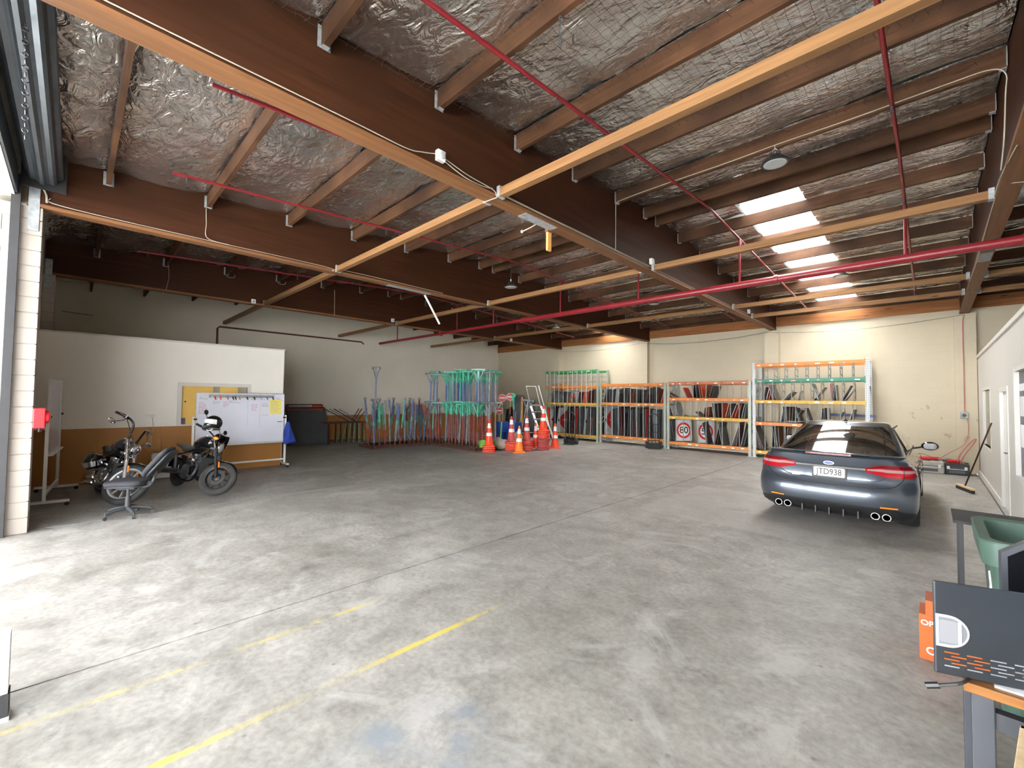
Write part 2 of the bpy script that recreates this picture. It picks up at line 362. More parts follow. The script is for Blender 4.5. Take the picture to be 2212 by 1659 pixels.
def make_concrete():
    a, N, L, b = nodes('concrete')
    g = N.new('ShaderNodeNewGeometry'); P = g.outputs['Position']; s = N.new('ShaderNodeSeparateXYZ'); L.new(P, s.inputs[0]); X, Y = s.outputs[0], s.outputs[1]
    n1 = noisen(N, L, P, .55, 8, .62, .4); n2 = noisen(N, L, P, 3.2, 10, .68, .3); n3 = noisen(N, L, P, 22, 6, .6); n4 = noisen(N, L, P, 1.15, 12, .72, .8)
    col = rampn(N, L, n1, [(.30,(.215,.200,.180)), (.50,(.285,.268,.246)), (.72,(.35,.332,.307))])
    fine = rampn(N, L, n2, [(.26,(.55,.54,.53)), (.5,(1,1,1)), (.76,(1.34,1.34,1.32))])
    col = mixn(N, L, 1, col, fine, 'MULTIPLY')
    spk = rampn(N, L, n3, [(.28,(.68,.67,.66)), (.55,(1,1,1)), (.78,(1.2,1.2,1.2))]); col = mixn(N, L, .8, col, spk, 'MULTIPLY')
    # pale worn patches and dark oil stains
    worn = rampn(N, L, n4, [(.53,(0,0,0)), (.62,(1,1,1))]); col = mixn(N, L, mathn(N, L, 'MULTIPLY', worn, .55), col, (.42,.405,.385))
    n5 = noisen(N, L, P, 2.1, 8, .7, 1.2); dark = rampn(N, L, n5, [(.27,(1,1,1)), (.36,(0,0,0))]); col = mixn(N, L, mathn(N, L, 'MULTIPLY', dark, .62), col, (.12,.112,.105))
    # scattered pits
    vo = N.new('ShaderNodeTexVoronoi'); vo.inputs['Scale'].default_value = 3.5; L.new(P, vo.inputs['Vector'])
    pit = rampn(N, L, vo.outputs['Distance'], [(.035,(1,1,1)), (.06,(0,0,0))]); col = mixn(N, L, mathn(N, L, 'MULTIPLY', pit, .55), col, (.10,.09,.085))
    # a paler re-poured bay
    def band(c, lo, hi, soft=.04):
        u = mathn(N, L, 'SMOOTH_MIN', mathn(N, L, 'MULTIPLY', mathn(N, L, 'SUBTRACT', c, lo), 1/soft), mathn(N, L, 'MULTIPLY', mathn(N, L, 'SUBTRACT', hi, c), 1/soft), .1)
        m = N.new('ShaderNodeClamp'); L.new(u, m.inputs[0]); return m.outputs[0]
    wob = mathn(N, L, 'MULTIPLY', mathn(N, L, 'SUBTRACT', n2, .5), .16)
    Xw = mathn(N, L, 'ADD', X, wob); Yw = mathn(N, L, 'ADD', Y, wob)
    pour = mathn(N, L, 'MULTIPLY', band(Xw, -3.55, -.9, .08), band(Yw, 6.5, 9.3, .08)); col = mixn(N, L, mathn(N, L, 'MULTIPLY', pour, .30), col, (.43,.41,.385))
    # remains of blue-grey floor paint
    bl = mathn(N, L, 'MULTIPLY', band(Xw, -2.25, -1.1, .12), band(Yw, .3, 1.72, .12)); bl = mathn(N, L, 'MULTIPLY', bl, rampn(N, L, n4, [(.42,(1,1,1)), (.52,(.15,.15,.15))])); col = mixn(N, L, mathn(N, L, 'MULTIPLY', bl, .75), col, (.19,.215,.255))
    # two worn yellow lines and a short remnant
    wear = rampn(N, L, n2, [(.40,(0,0,0)), (.56,(1,1,1))]); n6 = noisen(N, L, P, .9, 3); wear2 = rampn(N, L, n6, [(.38,(.15,.15,.15)), (.6,(1,1,1))])
    def yl(x, y0, y1, wd, k):
        m = mathn(N, L, 'MULTIPLY', band(mathn(N, L, 'ADD', X, mathn(N, L, 'MULTIPLY', wob, .12)), x-wd/2, x+wd/2, .012), band(Y, y0, y1, .4)); return mathn(N, L, 'MULTIPLY', mathn(N, L, 'MULTIPLY', m, k), mathn(N, L, 'MULTIPLY', wear, wear2))
    for x, y0, y1, wd, k in ((-3.49,-1.0,2.1,.055,.6), (-2.68,-1.0,2.7,.06,.85), (-2.78,4.5,5.0,.05,.5)):
        col = mixn(N, L, yl(x, y0, y1, wd, k), col, (.56,.44,.06))
    L.new(col, b.inputs['Base Color'])
    L.new(rampn(N, L, n2, [(.3,(.42,.42,.42)), (.7,(.62,.62,.62))]), b.inputs['Roughness'])
    bp = N.new('ShaderNodeBump'); bp.inputs['Strength'].default_value = .25; bp.inputs['Distance'].default_value = .004; L.new(mathn(N, L, 'ADD', n3, n2), bp.inputs['Height']); L.new(bp.outputs[0], b.inputs['Normal'])
make_concrete()

def make_block(n, c, dirt=False):
    """painted concrete block: faint mortar joints as relief"""
    a, N, L, b = nodes(n)
    g = N.new('ShaderNodeNewGeometry'); s = N.new('ShaderNodeSeparateXYZ'); L.new(g.outputs['Position'], s.inputs[0])
    cb = N.new('ShaderNodeCombineXYZ'); L.new(mathn(N, L, 'ADD', s.outputs[0], s.outputs[1]), cb.inputs[0]); L.new(s.outputs[2], cb.inputs[1])
    br = N.new('ShaderNodeTexBrick'); L.new(cb.outputs[0], br.inputs['Vector']); br.inputs['Scale'].default_value = 1; br.inputs['Brick Width'].default_value = .4; br.inputs['Row Height'].default_value = .2; br.inputs['Mortar Size'].default_value = .006; br.inputs['Mortar Smooth'].default_value = .4
    br.inputs['Color1'].default_value = (1,1,1,1); br.inputs['Color2'].default_value = (.98,.98,.98,1); br.inputs['Mortar'].default_value = (.94,.935,.92,1)
    n1 = noisen(N, L, g.outputs['Position'], .8, 5); col = rampn(N, L, n1, [(.3, tuple(x*.95 for x in c)), (.7, tuple(min(1, x*1.04) for x in c))])
    col = mixn(N, L, 1, col, br.outputs['Color'], 'MULTIPLY')
    if dirt:   # paint knocked off the lower wall beside the bench
        n2 = noisen(N, L, g.outputs['Position'], 2.6, 6, .62, .5); spots = rampn(N, L, n2, [(.60,(0,0,0)), (.64,(1,1,1))])
        zz = mathn(N, L, 'MULTIPLY', mathn(N, L, 'GREATER_THAN', s.outputs[2], .5), mathn(N, L, 'LESS_THAN', s.outputs[2], 1.75)); xx = mathn(N, L, 'GREATER_THAN', s.outputs[0], -1.3)
        col = mixn(N, L, mathn(N, L, 'MULTIPLY', mathn(N, L, 'MULTIPLY', zz, xx), mathn(N, L, 'MULTIPLY', spots, .75)), col, (.38,.27,.17))
    L.new(col, b.inputs['Base Color']); b.inputs['Roughness'].default_value = .7
    bp = N.new('ShaderNodeBump'); bp.inputs['Strength'].default_value = .35; bp.inputs['Distance'].default_value = .004; L.new(br.outputs['Color'], bp.inputs['Height']); L.new(bp.outputs[0], b.inputs['Normal'])
make_block('block_cream', (.68,.63,.53)); make_block('block_back', (.54,.475,.35), True)
mat('block_pier', (.37,.325,.285), .7, var=.06, vs=2, bump=.1, dirt=(.36,.31,.26), ds=4, dt=.66)

def make_foil():
    a, N, L, b = nodes('foil')
    g = N.new('ShaderNodeNewGeometry'); P = g.outputs['Position']
    mp = N.new('ShaderNodeMapping'); mp.inputs['Scale'].default_value = (1.0, 2.1, 1); L.new(P, mp.inputs['Vector'])
    n1 = noisen(N, L, mp.outputs[0], 3.4, 3, .5, 1.6); n2 = noisen(N, L, P, 1.4, 4)
    L.new(rampn(N, L, n2, [(.35,(.70,.67,.62)), (.65,(.92,.89,.84))]), b.inputs['Base Color'])
    b.inputs['Metallic'].default_value = .95
    L.new(rampn(N, L, n2, [(.3,(.30,.30,.30)), (.7,(.20,.20,.20))]), b.inputs['Roughness'])
    bp = N.new('ShaderNodeBump'); bp.inputs['Strength'].default_value = .7; bp.inputs['Distance'].default_value = .06; L.new(n1, bp.inputs['Height']); L.new(bp.outputs[0], b.inputs['Normal'])
make_foil()
def make_sheet():
    a = bpy.data.materials.new('skylight_sheet'); a.use_nodes = True; M['skylight_sheet'] = a; N = a.node_tree.nodes; L = a.node_tree.links; N.remove(N['Principled BSDF'])
    t = N.new('ShaderNodeBsdfTransparent'); t.inputs[0].default_value = (.50,.50,.49,1); d = N.new('ShaderNodeBsdfTranslucent'); d.inputs[0].default_value = (.9,.9,.86,1)
    m = N.new('ShaderNodeMixShader'); m.inputs[0].default_value = .25; L.new(t.outputs[0], m.inputs[1]); L.new(d.outputs[0], m.inputs[2]); L.new(m.outputs[0], N['Material Output'].inputs[0])
make_sheet()
def make_perf(n, c):
    a, N, L, b = nodes(n)
    tc = N.new('ShaderNodeTexCoord'); s = N.new('ShaderNodeSeparateXYZ'); L.new(tc.outputs['Object'], s.inputs[0])
    fz = mathn(N, L, 'FRACT', mathn(N, L, 'MULTIPLY', s.outputs[2], 20)); hz = mathn(N, L, 'GREATER_THAN', fz, .58)
    ax = mathn(N, L, 'ABSOLUTE', s.outputs[0]); hx = mathn(N, L, 'MULTIPLY', mathn(N, L, 'GREATER_THAN', ax, .010), mathn(N, L, 'LESS_THAN', ax, .030))
    h = mathn(N, L, 'MULTIPLY', hz, hx)
    L.new(mixn(N, L, h, c, (.04,.04,.04)), b.inputs['Base Color']); b.inputs['Roughness'].default_value = .5; b.inputs['Metallic'].default_value = .3
make_perf('upright_perf', (.46,.50,.43)); make_perf('upright_galv', (.52,.55,.56))

# ---------------------------------------------------------------- dimensions of the shed
XL, XP, XR, XFAR = -17.18, -12.0, 0.87, 5.3      # left wall, left office face, right office face, far side of the right bay
YF, YB = -0.60, 16.45                            # door line, back wall
BX = [5.18, 0.66, -3.77, -8.29, -12.82]          # roof beams
ZB = 4.177                                       # underside of beams
RIDGE = 7.38
def zp(y): return 5.09 - .056*abs(y-RIDGE)       # underside of purlins
PUR = [0.24,1.40,2.60,3.80,5.0,6.18,7.15,7.62,8.62,9.78,10.95,12.12,13.3,14.48,15.65]
PH = .21
def zf(y): return zp(y)+PH

# floor: concrete slabs with open joints
floor = struct(MB().box(XL, XFAR, YF-.3, YB, -.30, -.16).build('floor', 'concrete'))
xs = [XL, -8.35, -3.93, XR-.05, XFAR]; ys = [-.9, 4.42, 8.9, 13.3, YB]
for i in range(4):
    for j in range(4):
        gx = .009; gy = .002
        MB().box(xs[i]+(gx if i else 0), xs[i+1]-(.008 if i < 3 else 0), ys[j]+gy, ys[j+1]-gy, -.16, 0).build('slab', 'concrete', floor)
struct(MB().box(-40, 30, -40, -.9, -.25, -.02).build('ground', 'asphalt'))

# ---- walls
def wall(name, mb, mt, **k): return struct(mb.build(name, mt, **k))
wb = wall('wall_back', MB().box(XL-.2, XFAR+.2, YB, YB+.2, 0, 5.4), 'block_back')
# piers on the back wall
for k, x in enumerate((.66, -3.80, -8.43, -12.95)):
    MB().box(x-.20, x+.20, YB-.20, YB, 0, ZB-.02).build('pier', 'block_back', wb)
wl_ = wall('wall_left', MB().box(XL-.2, XL, YF-.3, YB+.2, 0, 5.4), 'wall_cream')
MB().box(XL, XL+.012, 4.0, YB, 0, 1.02).build('dado_panel', 'dado_ochre', wl_)
wf = wall('wall_front', MB().box(XL, -8.5, -.75, -.52, 0, 5.4).box(-8.5, XFAR, -.75, -.60, 4.25, 5.4).box(.86, XFAR, -.75, -.52, 0, 5.4), 'block_cream')
wall('wall_far', MB().box(XFAR, XFAR+.2, YF-.3, YB+.2, 0, 5.4), 'wall_cream')
wall('ceiling_soffit_light_shield', MB().box(-4.2, 9.0, -13.0, -.75, 4.3, 4.42).box(-18, -4.2, -7.0, -.75, 4.3, 4.42), 'soffit')  # door soffit; its unseen outer depth is added to hold back sky light

# block piers of the door line: each block a piece
def pier(x, hw, y0, y1, top, name='trim_1', n0=0):
    p = struct(MB().box(x-hw+.012, x+hw-.012, y0+.012, y1-.012, 0, top).build(name, 'block_pier'))
    z = 0.0; k = 0
    while z < top-.01:
        h = min(.194, top-z); yc = y0+(y1-y0)*(.62 if k % 2 else .38)
        for a, b_ in ((y0, yc-.003), (yc+.003, y1)):
            MB().box(x-hw, x+hw, a, b_, z+.004, z+h).build('block', 'block_pier', p, bevel=.004)
        z += .2; k += 1
    return p
p1 = pier(-8.38, .17, -1.25, -.36, ZB-.01, 'trim_1')
p2 = pier(-3.86, .14, -1.25, -.40, ZB-.01, 'trim_2')
p3 = pier(-12.85, .17, -.80, -.34, ZB-.01, 'trim_3')
for p, x, y in ((p1, -8.21, -.44), (p3, -12.68, -.44)):
    MB().box(x-.005, x+.012, y-.05, y+.05, ZB-.32, ZB+.30).build('steel_strap', 'galv_dull', p)
MB().box(-3.72, -3.60, -.62, -.19, 0, .02).box(-3.71, -3.62, -.60, -.20, .14, .46).build('plinth', 'trim_white', p2)
MB().box(-3.72, -3.61, -.61, -.195, .0, .14).build('kick_plate', 'black_matte', p2)

# ---- office partitions
pl = wall('wall_office_left', MB().box(XP-.10, XP, -.52, 1.68, 0, 2.94).box(XP-.10, XP, 2.98, 3.78, 0, 2.94).box(XP-.10, XP, 1.68, 2.98, 1.98, 2.94).box(XP-.10, XP, 1.68, 2.98, 0, 1.08)
          .box(XL, XP-.1001, 3.68, 3.78, 0, 2.94).box(XL, XP-.10, -.52, 3.68, 2.90, 2.94), 'office_white')
MB().box(XP, XP+.014, -.52, 1.35, 0, 1.075).build('dado_panel', 'dado_ochre', pl)
MB().box(XP, XP+.014, 1.353, 2.55, 0, 1.075).build('dado_panel', 'dado_ochre', pl)
MB().box(XP, XP+.014, 2.553, 3.775, 0, 1.075).build('dado_panel', 'dado_ochre', pl)
MB().box(XP-.12, XP+.02, -.52, 3.80, 2.94, 2.975).build('capping', 'trim_white', pl)
MB().box(XP-.012, XP+.006, 3.775, 3.79, 0, 2.94).build('corner_trim', 'trim_white', pl)
d1 = struct(MB().box(XP-.02, XP+.025, 1.61, 1.69, 1.08, 2.05).box(XP-.02, XP+.025, 2.97, 3.05, 1.08, 2.05).box(XP-.02, XP+.0245, 1.69, 2.97, 1.97, 2.05).box(XP-.02, XP+.0245, 1.69, 2.97, 1.076, 1.11).build('window_5', 'trim_white'))
MB().box(XP-.085, XP-.045, 1.69, 2.28, 1.1, 1.97).build('yellow_panel', 'room_yellow', d1)  # plain yellow panels fill the opening
MB().box(XP-.085, XP-.045, 2.28, 2.41, 1.1, 1.97).build('mullion', 'curtain_grey', d1)
MB().box(XP-.085, XP-.045, 2.41, 2.78, 1.1, 1.97).build('yellow_panel', 'room_yellow', d1)
MB().box(XP-.085, XP-.045, 2.78, 2.97, 1.1, 1.97).build('mullion', 'curtain_grey', d1)
MB().tube((XP-.045, 1.76, 1.62), (XP-.02, 1.76, 1.62), .018, 10).box(XP-.045, XP-.03, 1.69, 1.77, 1.11, 1.25).build('latch', 'dark_metal', d1)

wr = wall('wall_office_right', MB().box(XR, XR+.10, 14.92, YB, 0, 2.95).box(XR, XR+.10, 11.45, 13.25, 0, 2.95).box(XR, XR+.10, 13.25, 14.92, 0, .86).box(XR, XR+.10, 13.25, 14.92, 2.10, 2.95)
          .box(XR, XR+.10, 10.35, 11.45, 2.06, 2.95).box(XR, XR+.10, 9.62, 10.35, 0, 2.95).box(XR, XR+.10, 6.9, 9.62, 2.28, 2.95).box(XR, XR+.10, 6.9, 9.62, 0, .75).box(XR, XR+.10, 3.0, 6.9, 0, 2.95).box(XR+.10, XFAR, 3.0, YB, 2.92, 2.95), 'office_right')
MB().box(XR-.03, XR+.13, 3.0, YB, 2.95, 3.02).build('capping', 'trim_white', wr)
struct(MB().box(XR-.018, XR, 11.45, YB, 0, .09).build('baseboard_right', 'trim_white'))
win = struct(MB().box(XR+.04, XR+.05, 13.25, 14.92, .86, 2.10).build('window_1', 'window_olive'))
MB().box(XR-.006, XR+.05, 13.20, 13.26, .80, 2.16).box(XR-.006, XR+.05, 14.91, 14.97, .80, 2.16).box(XR-.005, XR+.05, 13.26, 14.91, 2.10, 2.16).box(XR-.005, XR+.05, 13.26, 14.91, .80, .86).build('window_frame', 'trim_white', win)
dr = struct(MB().box(XR+.03, XR+.07, 10.42, 11.38, 0, 2.0).build('door_2', 'frame_white'))
MB().box(XR-.012, XR+.10, 10.33, 10.42, 0, 2.08).box(XR-.012, XR+.10, 11.38, 11.47, 0, 2.08).box(XR-.011, XR+.10, 10.42, 11.38, 2.0, 2.08).build('door_frame', 'trim_white', dr)
MB().tube((XR+.03, 10.52, 1.0), (XR-.03, 10.52, 1.0), .012).tube((XR-.03, 10.52, 1.0), (XR-.03, 10.64, 1.0), .01).build('door_handle', 'dark_metal', dr)
ow = struct(MB().box(XR+.05, XR+.06, 6.9, 9.62, .75, 2.28).build('window_2', 'window_dark'))
MB().box(XR-.004, XR+.05, 9.615, 9.645, .70, 2.32).box(XR-.003, XR+.05, 6.88, 9.615, 2.26, 2.32).box(XR-.003, XR+.05, 6.88, 9.615, .70, .76).build('window_frame', 'trim_white', ow)
for a, b_, c, d in ((9.0, 9.55, 1.98, 2.08), (8.0, 9.5, 1.62, 1.9), (9.15, 9.5, 1.18, 1.5)):
    MB().box(XR+.042, XR+.05, a, b_, c, d).build('stuck_notice', 'paper_white', ow)

# ---------------------------------------------------------------- roof
SKY1 = (-2.43, -1.48, 8.30, 16.35); SKY2 = (-10.30, -9.35, 12.2, 16.35)
def holes_row(y0, y1):
    hs = [s for s in (SKY1, SKY2) if s[2] <= y0+1e-6 and s[3] >= y1-1e-6]
    e = [XL-.2]
    for s in sorted(hs): e += [s[0], s[1]]
    e.append(XFAR+.2); return [(e[i], e[i+1]) for i in range(0, len(e), 2)]
deck = MB(); cuts = sorted({-.75, RIDGE, YB+.2, SKY1[2], SKY1[3], SKY2[2]})
for a, b_ in zip(cuts, cuts[1:]):
    for x0, x1 in holes_row(a, b_):
        z0, z1 = zf(a)+.10, zf(b_)+.10
        deck.add([(x0,a,z0),(x1,a,z0),(x1,b_,z1),(x0,b_,z1),(x0,a,z0+.04),(x1,a,z0+.04),(x1,b_,z1+.04),(x0,b_,z1+.04)], [(0,3,2,1),(4,5,6,7),(0,1,5,4),(1,2,6,5),(2,3,7,6),(3,0,4,7)])
ceil_ = struct(deck.build('ceiling', 'roof_deck'))
# crumpled foil blankets, one sheet to each gap between purlins
def crumple(x, y, seed):
    v = Vector((x*1.1, y*1.9, seed))
    return .034*noise.noise(v*1.3)+.030*(abs(noise.noise(v*2.7))-.25)+.007*(abs(noise.noise(v*6.3))-.25)
bays = [(BX[k+1]+.09, BX[k]-.09) for k in range(4)] + [(XL, BX[4]-.09)]
for bi, (x0, x1) in enumerate(bays):
    edges = [-.55]+PUR+[YB]
    for gi, (a, b_) in enumerate(zip(edges, edges[1:])):
        near = bi in (1, 2) and b_ < 9
        st = .055 if near else .11
        segs = [(x0, x1)]
        for s in (SKY1, SKY2):
            if x0 < s[0] and s[1] < x1 and a > s[2]-.8: segs = [(x0, s[0]), (s[1], x1)]
        for xa, xb in segs:
            nu = max(2, int((xb-xa)/st)); nv = max(2, int((b_-a)/st))
            def fn(u, v, xa=xa, xb=xb, a=a, b_=b_, sd=bi*7.3+gi*3.1):
                x = xa+(xb-xa)*u; y = a+(b_-a)*v
                sag = -.05*(4*v*(1-v))**.5+.045
                return (x, y, zf(y)+sag-.012+crumple(x, y, sd))
            MB().grid(fn, nu, nv).build('foil_sheet', 'foil', ceil_, smooth=80, fixn=False)
# skylight strips: translucent sheets between the purlins
for n, s in ((3, SKY1), (4, SKY2)):
    root = None; ed = [s[2]]+[y for y in PUR if s[2] < y < s[3]]+[s[3]]
    for a, b_ in zip(ed, ed[1:]):
        nx = 24
        m = MB().grid(lambda u, v, a=a, b_=b_: (s[0]+(s[1]-s[0])*u, a+(b_-a)*v, zf(a+(b_-a)*v)+.05+.012*sin(u*10*2*pi)), 60, 1)
        o = m.build('window_%d' % n if root is None else 'pane', 'skylight_sheet', root, smooth=60, fixn=False)
        if root is None: root = struct(o)

# purlins with their hangers
bn = ['of the dark side bay', 'of the skylight bay over the car', 'of the roller door bay', 'of the bay above the sign stands', 'of the bay along the ochre-based wall']
for bi, (x0, x1) in enumerate(bays):
    for yi, y in enumerate(PUR):
        if bi == 0 and y < 5: continue
        t = thing('purlin', 'brown purlin %s from the back wall %s' % (ORD[len(PUR)-1-yi], bn[bi]), 'purlin', ((x0+x1)/2, y, zp(y)), 0, 'purlins '+bn[bi])
        L2 = (x1-x0)/2
        MB().box(-L2, L2, -.025, .025, 0, PH-.002).build('timber', 'purlin_wood', t)
        if bi == 0: continue
        for sx in ((-1, 1) if bi < 4 else (1,)):
            xx = sx*(L2-.003)
            MB().box(xx-.003, xx+.003, -.055, .055, -.004, PH*.9).box(xx-(.05 if sx > 0 else 0), xx+(0 if sx > 0 else .05), -.03, .03, -.006, 0).build('joist_hanger', 'galv_dull', t)
# ridge boards double purlins already; eave board on the back wall
for bi, (x0, x1) in enumerate(bays):
    tag(MB().box(x0, x1, YB-.07, YB-.002, 4.30, 4.60).build('eave_rail', 'rail_wood'), 'reddish eave rail on the back wall '+bn[bi], 'rail', 'eave rails on the back wall')
    struct(MB().box(x0, x1, YB-.05, YB, 4.60, 4.95).build('trim_5', 'purlin_wood'))

# deep plywood box beams
def beam(x, label, splices=()):
    t = thing('roof_beam', label, 'beam', (x, 0, ZB))
    ya, yr, yb = -.50, RIDGE, YB-.01
    prof = [(ya, .045), (yb, .045), (yb, zp(yb)+PH+.05-ZB), (yr, zp(yr)+PH+.05-ZB), (ya, zp(ya)+PH+.05-ZB)]
    n = len(prof); m = MB()
    m.add([(-.078, y, z) for y, z in prof]+[(.078, y, z) for y, z in prof], [tuple(range(n)), tuple(range(n, 2*n))[::-1]]+[(i, n+i, n+(i+1) % n, (i+1) % n) for i in range(n)])
    m.build('plywood_web', 'beam_ply', t)
    MB().box(-.09, .09, ya, yb, 0, .046).build('bottom_plate', 'plate_pine', t, bevel=.004)
    for y0, y1 in splices:
        MB().box(-.075, .075, y0, y1, -.004, 0).build('splice_plate', 'galv_dull', t)
    return t
bl_ = ['deep brown plywood roof beam beyond the right office', 'deep brown plywood roof beam with white cables over the right office wall', 'deep brown plywood roof beam carrying the white junction boxes', 'deep brown plywood roof beam landing on the door pier', 'deep brown plywood roof beam above the sign-stand racks']
sp_ = [(), ((10.0, 10.6),), ((4.0, 4.65),), ((4.6, 5.7),), ()]
for x, l, s in zip(BX, bl_, sp_): beam(x, l, s)

# light pine struts between the beams
for y, k0, k1, drop in ((3.50, 1, 4, 0), (7.46, 0, 4, 0), (11.95, 0, 4, 0), (13.6, 0, 1, 0)):
    for k in range(k0, k1+1):
        x1 = BX[k]-.095; x0 = BX[k+1]+.095 if k < 4 else XL
        t = thing('pine_strut', 'pale pine strut %s %s' % ({3.5:'beside the round-faced junction box line', 7.46:'by the sprinkler main', 11.95:'beyond the sprinkler main', 13.6:'closest to the back wall'}[y], bn[k]), 'strut', ((x0+x1)/2, y, ZB+.01), 0, 'pine struts '+bn[k])
        L2 = (x1-x0)/2
        MB().box(-L2, L2, -.045, .045, 0, .10).build('timber', 'strut_pine', t, bevel=.003)
        if k > 0 or True:
            for sx in (-1, 1):
                if k == 4 and sx < 0: continue
                MB().box(sx*L2-(.0 if sx < 0 else .05), sx*L2+(.05 if sx < 0 else 0), -.05, .05, -.006, .125).build('steel_bracket', 'galv_dull', t)

# bird netting pinned under the foil of the skylight bay
net = MB(); x0, x1 = bays[1]; sp_n = .085
def nz(x, y): return zp(y)+.125+.018*noise.noise(Vector((x*1.5, y*1.5, 3)))
yy = .3
while yy < 7.1:
    pts = [(x0+.02+(x1-x0-.04)*i/60, yy+.012*sin(i*2.6+yy*40), 0) for i in range(61)]
    if min(abs(yy-p) for p in PUR) > .05: net.path([(p[0], p[1], nz(p[0], p[1])) for p in pts], .0015, 3)
    yy += sp_n
xx = x0+.05
while xx < x1:
    for a, b_ in zip(PUR, PUR[1:]):
        if b_ > 7.2: break
        k = max(2, int((b_-a-.06)/sp_n)); net.path([(xx+.012*sin(i*2.9+xx*37), a+.03+(b_-a-.06)*i/k, nz(xx, a+.03+(b_-a-.06)*i/k)) for i in range(k+1)], .0015, 3)
    xx += sp_n
o = net.build('bird_netting', 'net', fixn=False); tag(o, 'fine dark bird netting stretched under the bright foil', 'netting'); o['kind'] = 'stuff'
# ---------------------------------------------------------------- roller shutter and its track
t = thing('roller_door', 'grey steel roller shutter wound up above the door opening', 'roller door', (-6.03, -.36, 4.62))
dr_ = MB(); n = 36; prof = []
rings = []
for x in (-2.08, 2.08):
    rings.append([(x, (.165+.012*(1 if (k//2) % 2 else -1))*cos(2*pi*k/n), (.165+.012*(1 if (k//2) % 2 else -1))*sin(2*pi*k/n)) for k in range(n)])
dr_.loft(rings).build('curtain_roll', 'roller_steel', t)
MB().box(-2.13, -2.10, -.20, .20, -.22, .22).box(2.10, 2.13, -.20, .20, -.22, .22).build('end_bracket', 'steel_track', t)
MB().box(-2.05, 2.05, -.235, -.215, -.36, -.04).build('bottom_rail', 'roller_steel', t)
MB().box(-2.16, -2.10, -.27, -.19, -4.62, -.1).build('guide_track', 'steel_track', t)
MB().box(2.06, 2.12, -.27, -.19, -4.62, -.1).build('guide_track', 'steel_track', t)
ch = MB()
for k in range(20):
    z = -.1-.045*k; x = 1.35-.004*k
    ch.torus(.016, .004, 8, 4, T(x, .02+.03*sin(k*.05), z) @ (RX(pi/2) if k % 2 else RY(pi/2)))
ch.build('pull_chain', 'dark_metal', t)

# ---------------------------------------------------------------- sprinkler pipes
t = thing('sprinkler_main', 'thick red sprinkler main pipe crossing the shed below the beams', 'pipe', (0, 8.95, 4.03))
MB().tube((-8.4, 0, 0), (XFAR-.05, 0, 0), .066, 16).build('main_pipe', 'pipe_red', t, smooth=50)
MB().tube((-16.6, 0, 0), (-8.3, 0, 0), .050, 16).build('branch_pipe', 'pipe_red', t, smooth=50)
for x in (-8.35, -2.0, .95, -12.3): MB().tube((x-.03, 0, 0), (x+.03, 0, 0), .082, 16).build('coupling', 'pipe_red', t, smooth=50)
for x in (-.25, -2.62, -4.75, -7.0, -9.6, -11.4, -15.2): MB().tube((x, 0, .05), (x, 0, zp(8.95)-4.03-.08), .021, 8).build('riser', 'pipe_red', t, smooth=50)
def branch(x, y0, y1, label, r=.021, heads=True):
    t = thing('sprinkler_pipe', label, 'pipe', (x, (y0+y1)/2, 0)); ym = (y0+y1)/2
    k = [y for y in (y0, RIDGE, y1) if y0 <= y <= y1]
    MB().path([(0, y-ym, zp(y)-.065) for y in sorted(set(k))], r, 8).build('pipe_run', 'pipe_red', t, smooth=50)
    if heads:
        y = y0+.15
        while y < y1:
            z = zp(y)-.065
            MB().tube((0, y-ym, z), (0, y-ym, z-.07), .012, 8).tube((0, y-ym, z-.10), (0, y-ym, z-.103), .018, 10).path([(-.014, y-ym, z-.07), (-.016, y-ym, z-.085), (0, y-ym, z-.10)], .003, 4).path([(.014, y-ym, z-.07), (.016, y-ym, z-.085), (0, y-ym, z-.10)], .003, 4).build('sprinkler_head', 'dark_metal', t)
            y += 2.9
branch(-.25, 2.9, 15.4, 'thin red sprinkler pipe beside the beam over the right office')
branch(-2.62, .2, 15.6, 'thin red sprinkler pipe passing left of the skylight panels')
branch(-4.72, .80, 15.6, 'thin red sprinkler pipe hugging the beam with the junction boxes')
branch(-7.0, .80, 15.6, 'thin red sprinkler pipe beyond the pendant lamp')
branch(-11.4, .80, 15.6, 'thin red sprinkler pipe in the bay above the sign stands')
branch(-15.2, .85, 9.5, 'thin red sprinkler pipe nearest the ochre-based wall')
tag(MB().path([(XL+.05, 3.30, 2.98), (XL+.05, 3.30, 4.02), (XL+.05, 3.36, 4.08), (XL+.05, 8.4, 4.08), (XL+.05, 8.5, 4.0)], .03, 8).build('drain_pipe', 'pipe_brown', smooth=50), 'dark maroon pipe elbowing along the cream end wall', 'pipe')

# ---------------------------------------------------------------- high-bay lamps
def highbay(x, y, z, label, cord=0, big=True):
    t = thing('highbay_lamp', label, 'lamp', (x, y, z)); r = .155
    MB().lathe([(.03,.10),(.07,.095),(.09,.06),(.12,.035),(r,.02),(r+.005,0),(r-.02,-.006)], 24).build('housing', 'black_plastic', t, smooth=40)
    MB().lathe([(r-.022,-.004),(r-.03,-.012),(.02,-.016)], 24).build('diffuser', 'lens_grey', t, smooth=40)
    f = MB()
    for k in range(12): f.cbox((.06*cos(k*pi/6), .06*sin(k*pi/6), .115), (.012, .012, .05))
    f.build('cooling_fins', 'black_plastic', t)
    if cord: MB().tube((0,0,.13), (0,0,cord), .006, 6).build('cord', 'cable_dark', t); MB().tube((0,0,.13),(0,0,.18),.014,8).build('plug', 'white_plastic', t)
    else: MB().torus(.022, .006, 12, 6, T(0,0,.165) @ RX(pi/2)).tube((0,0,.19),(0,0,.24),.008,6).build('hook', 'alu', t)
highbay(-1.38, 6.16, zp(6.16)-.20, 'round black high-bay lamp hung from a purlin ahead of the skylight')
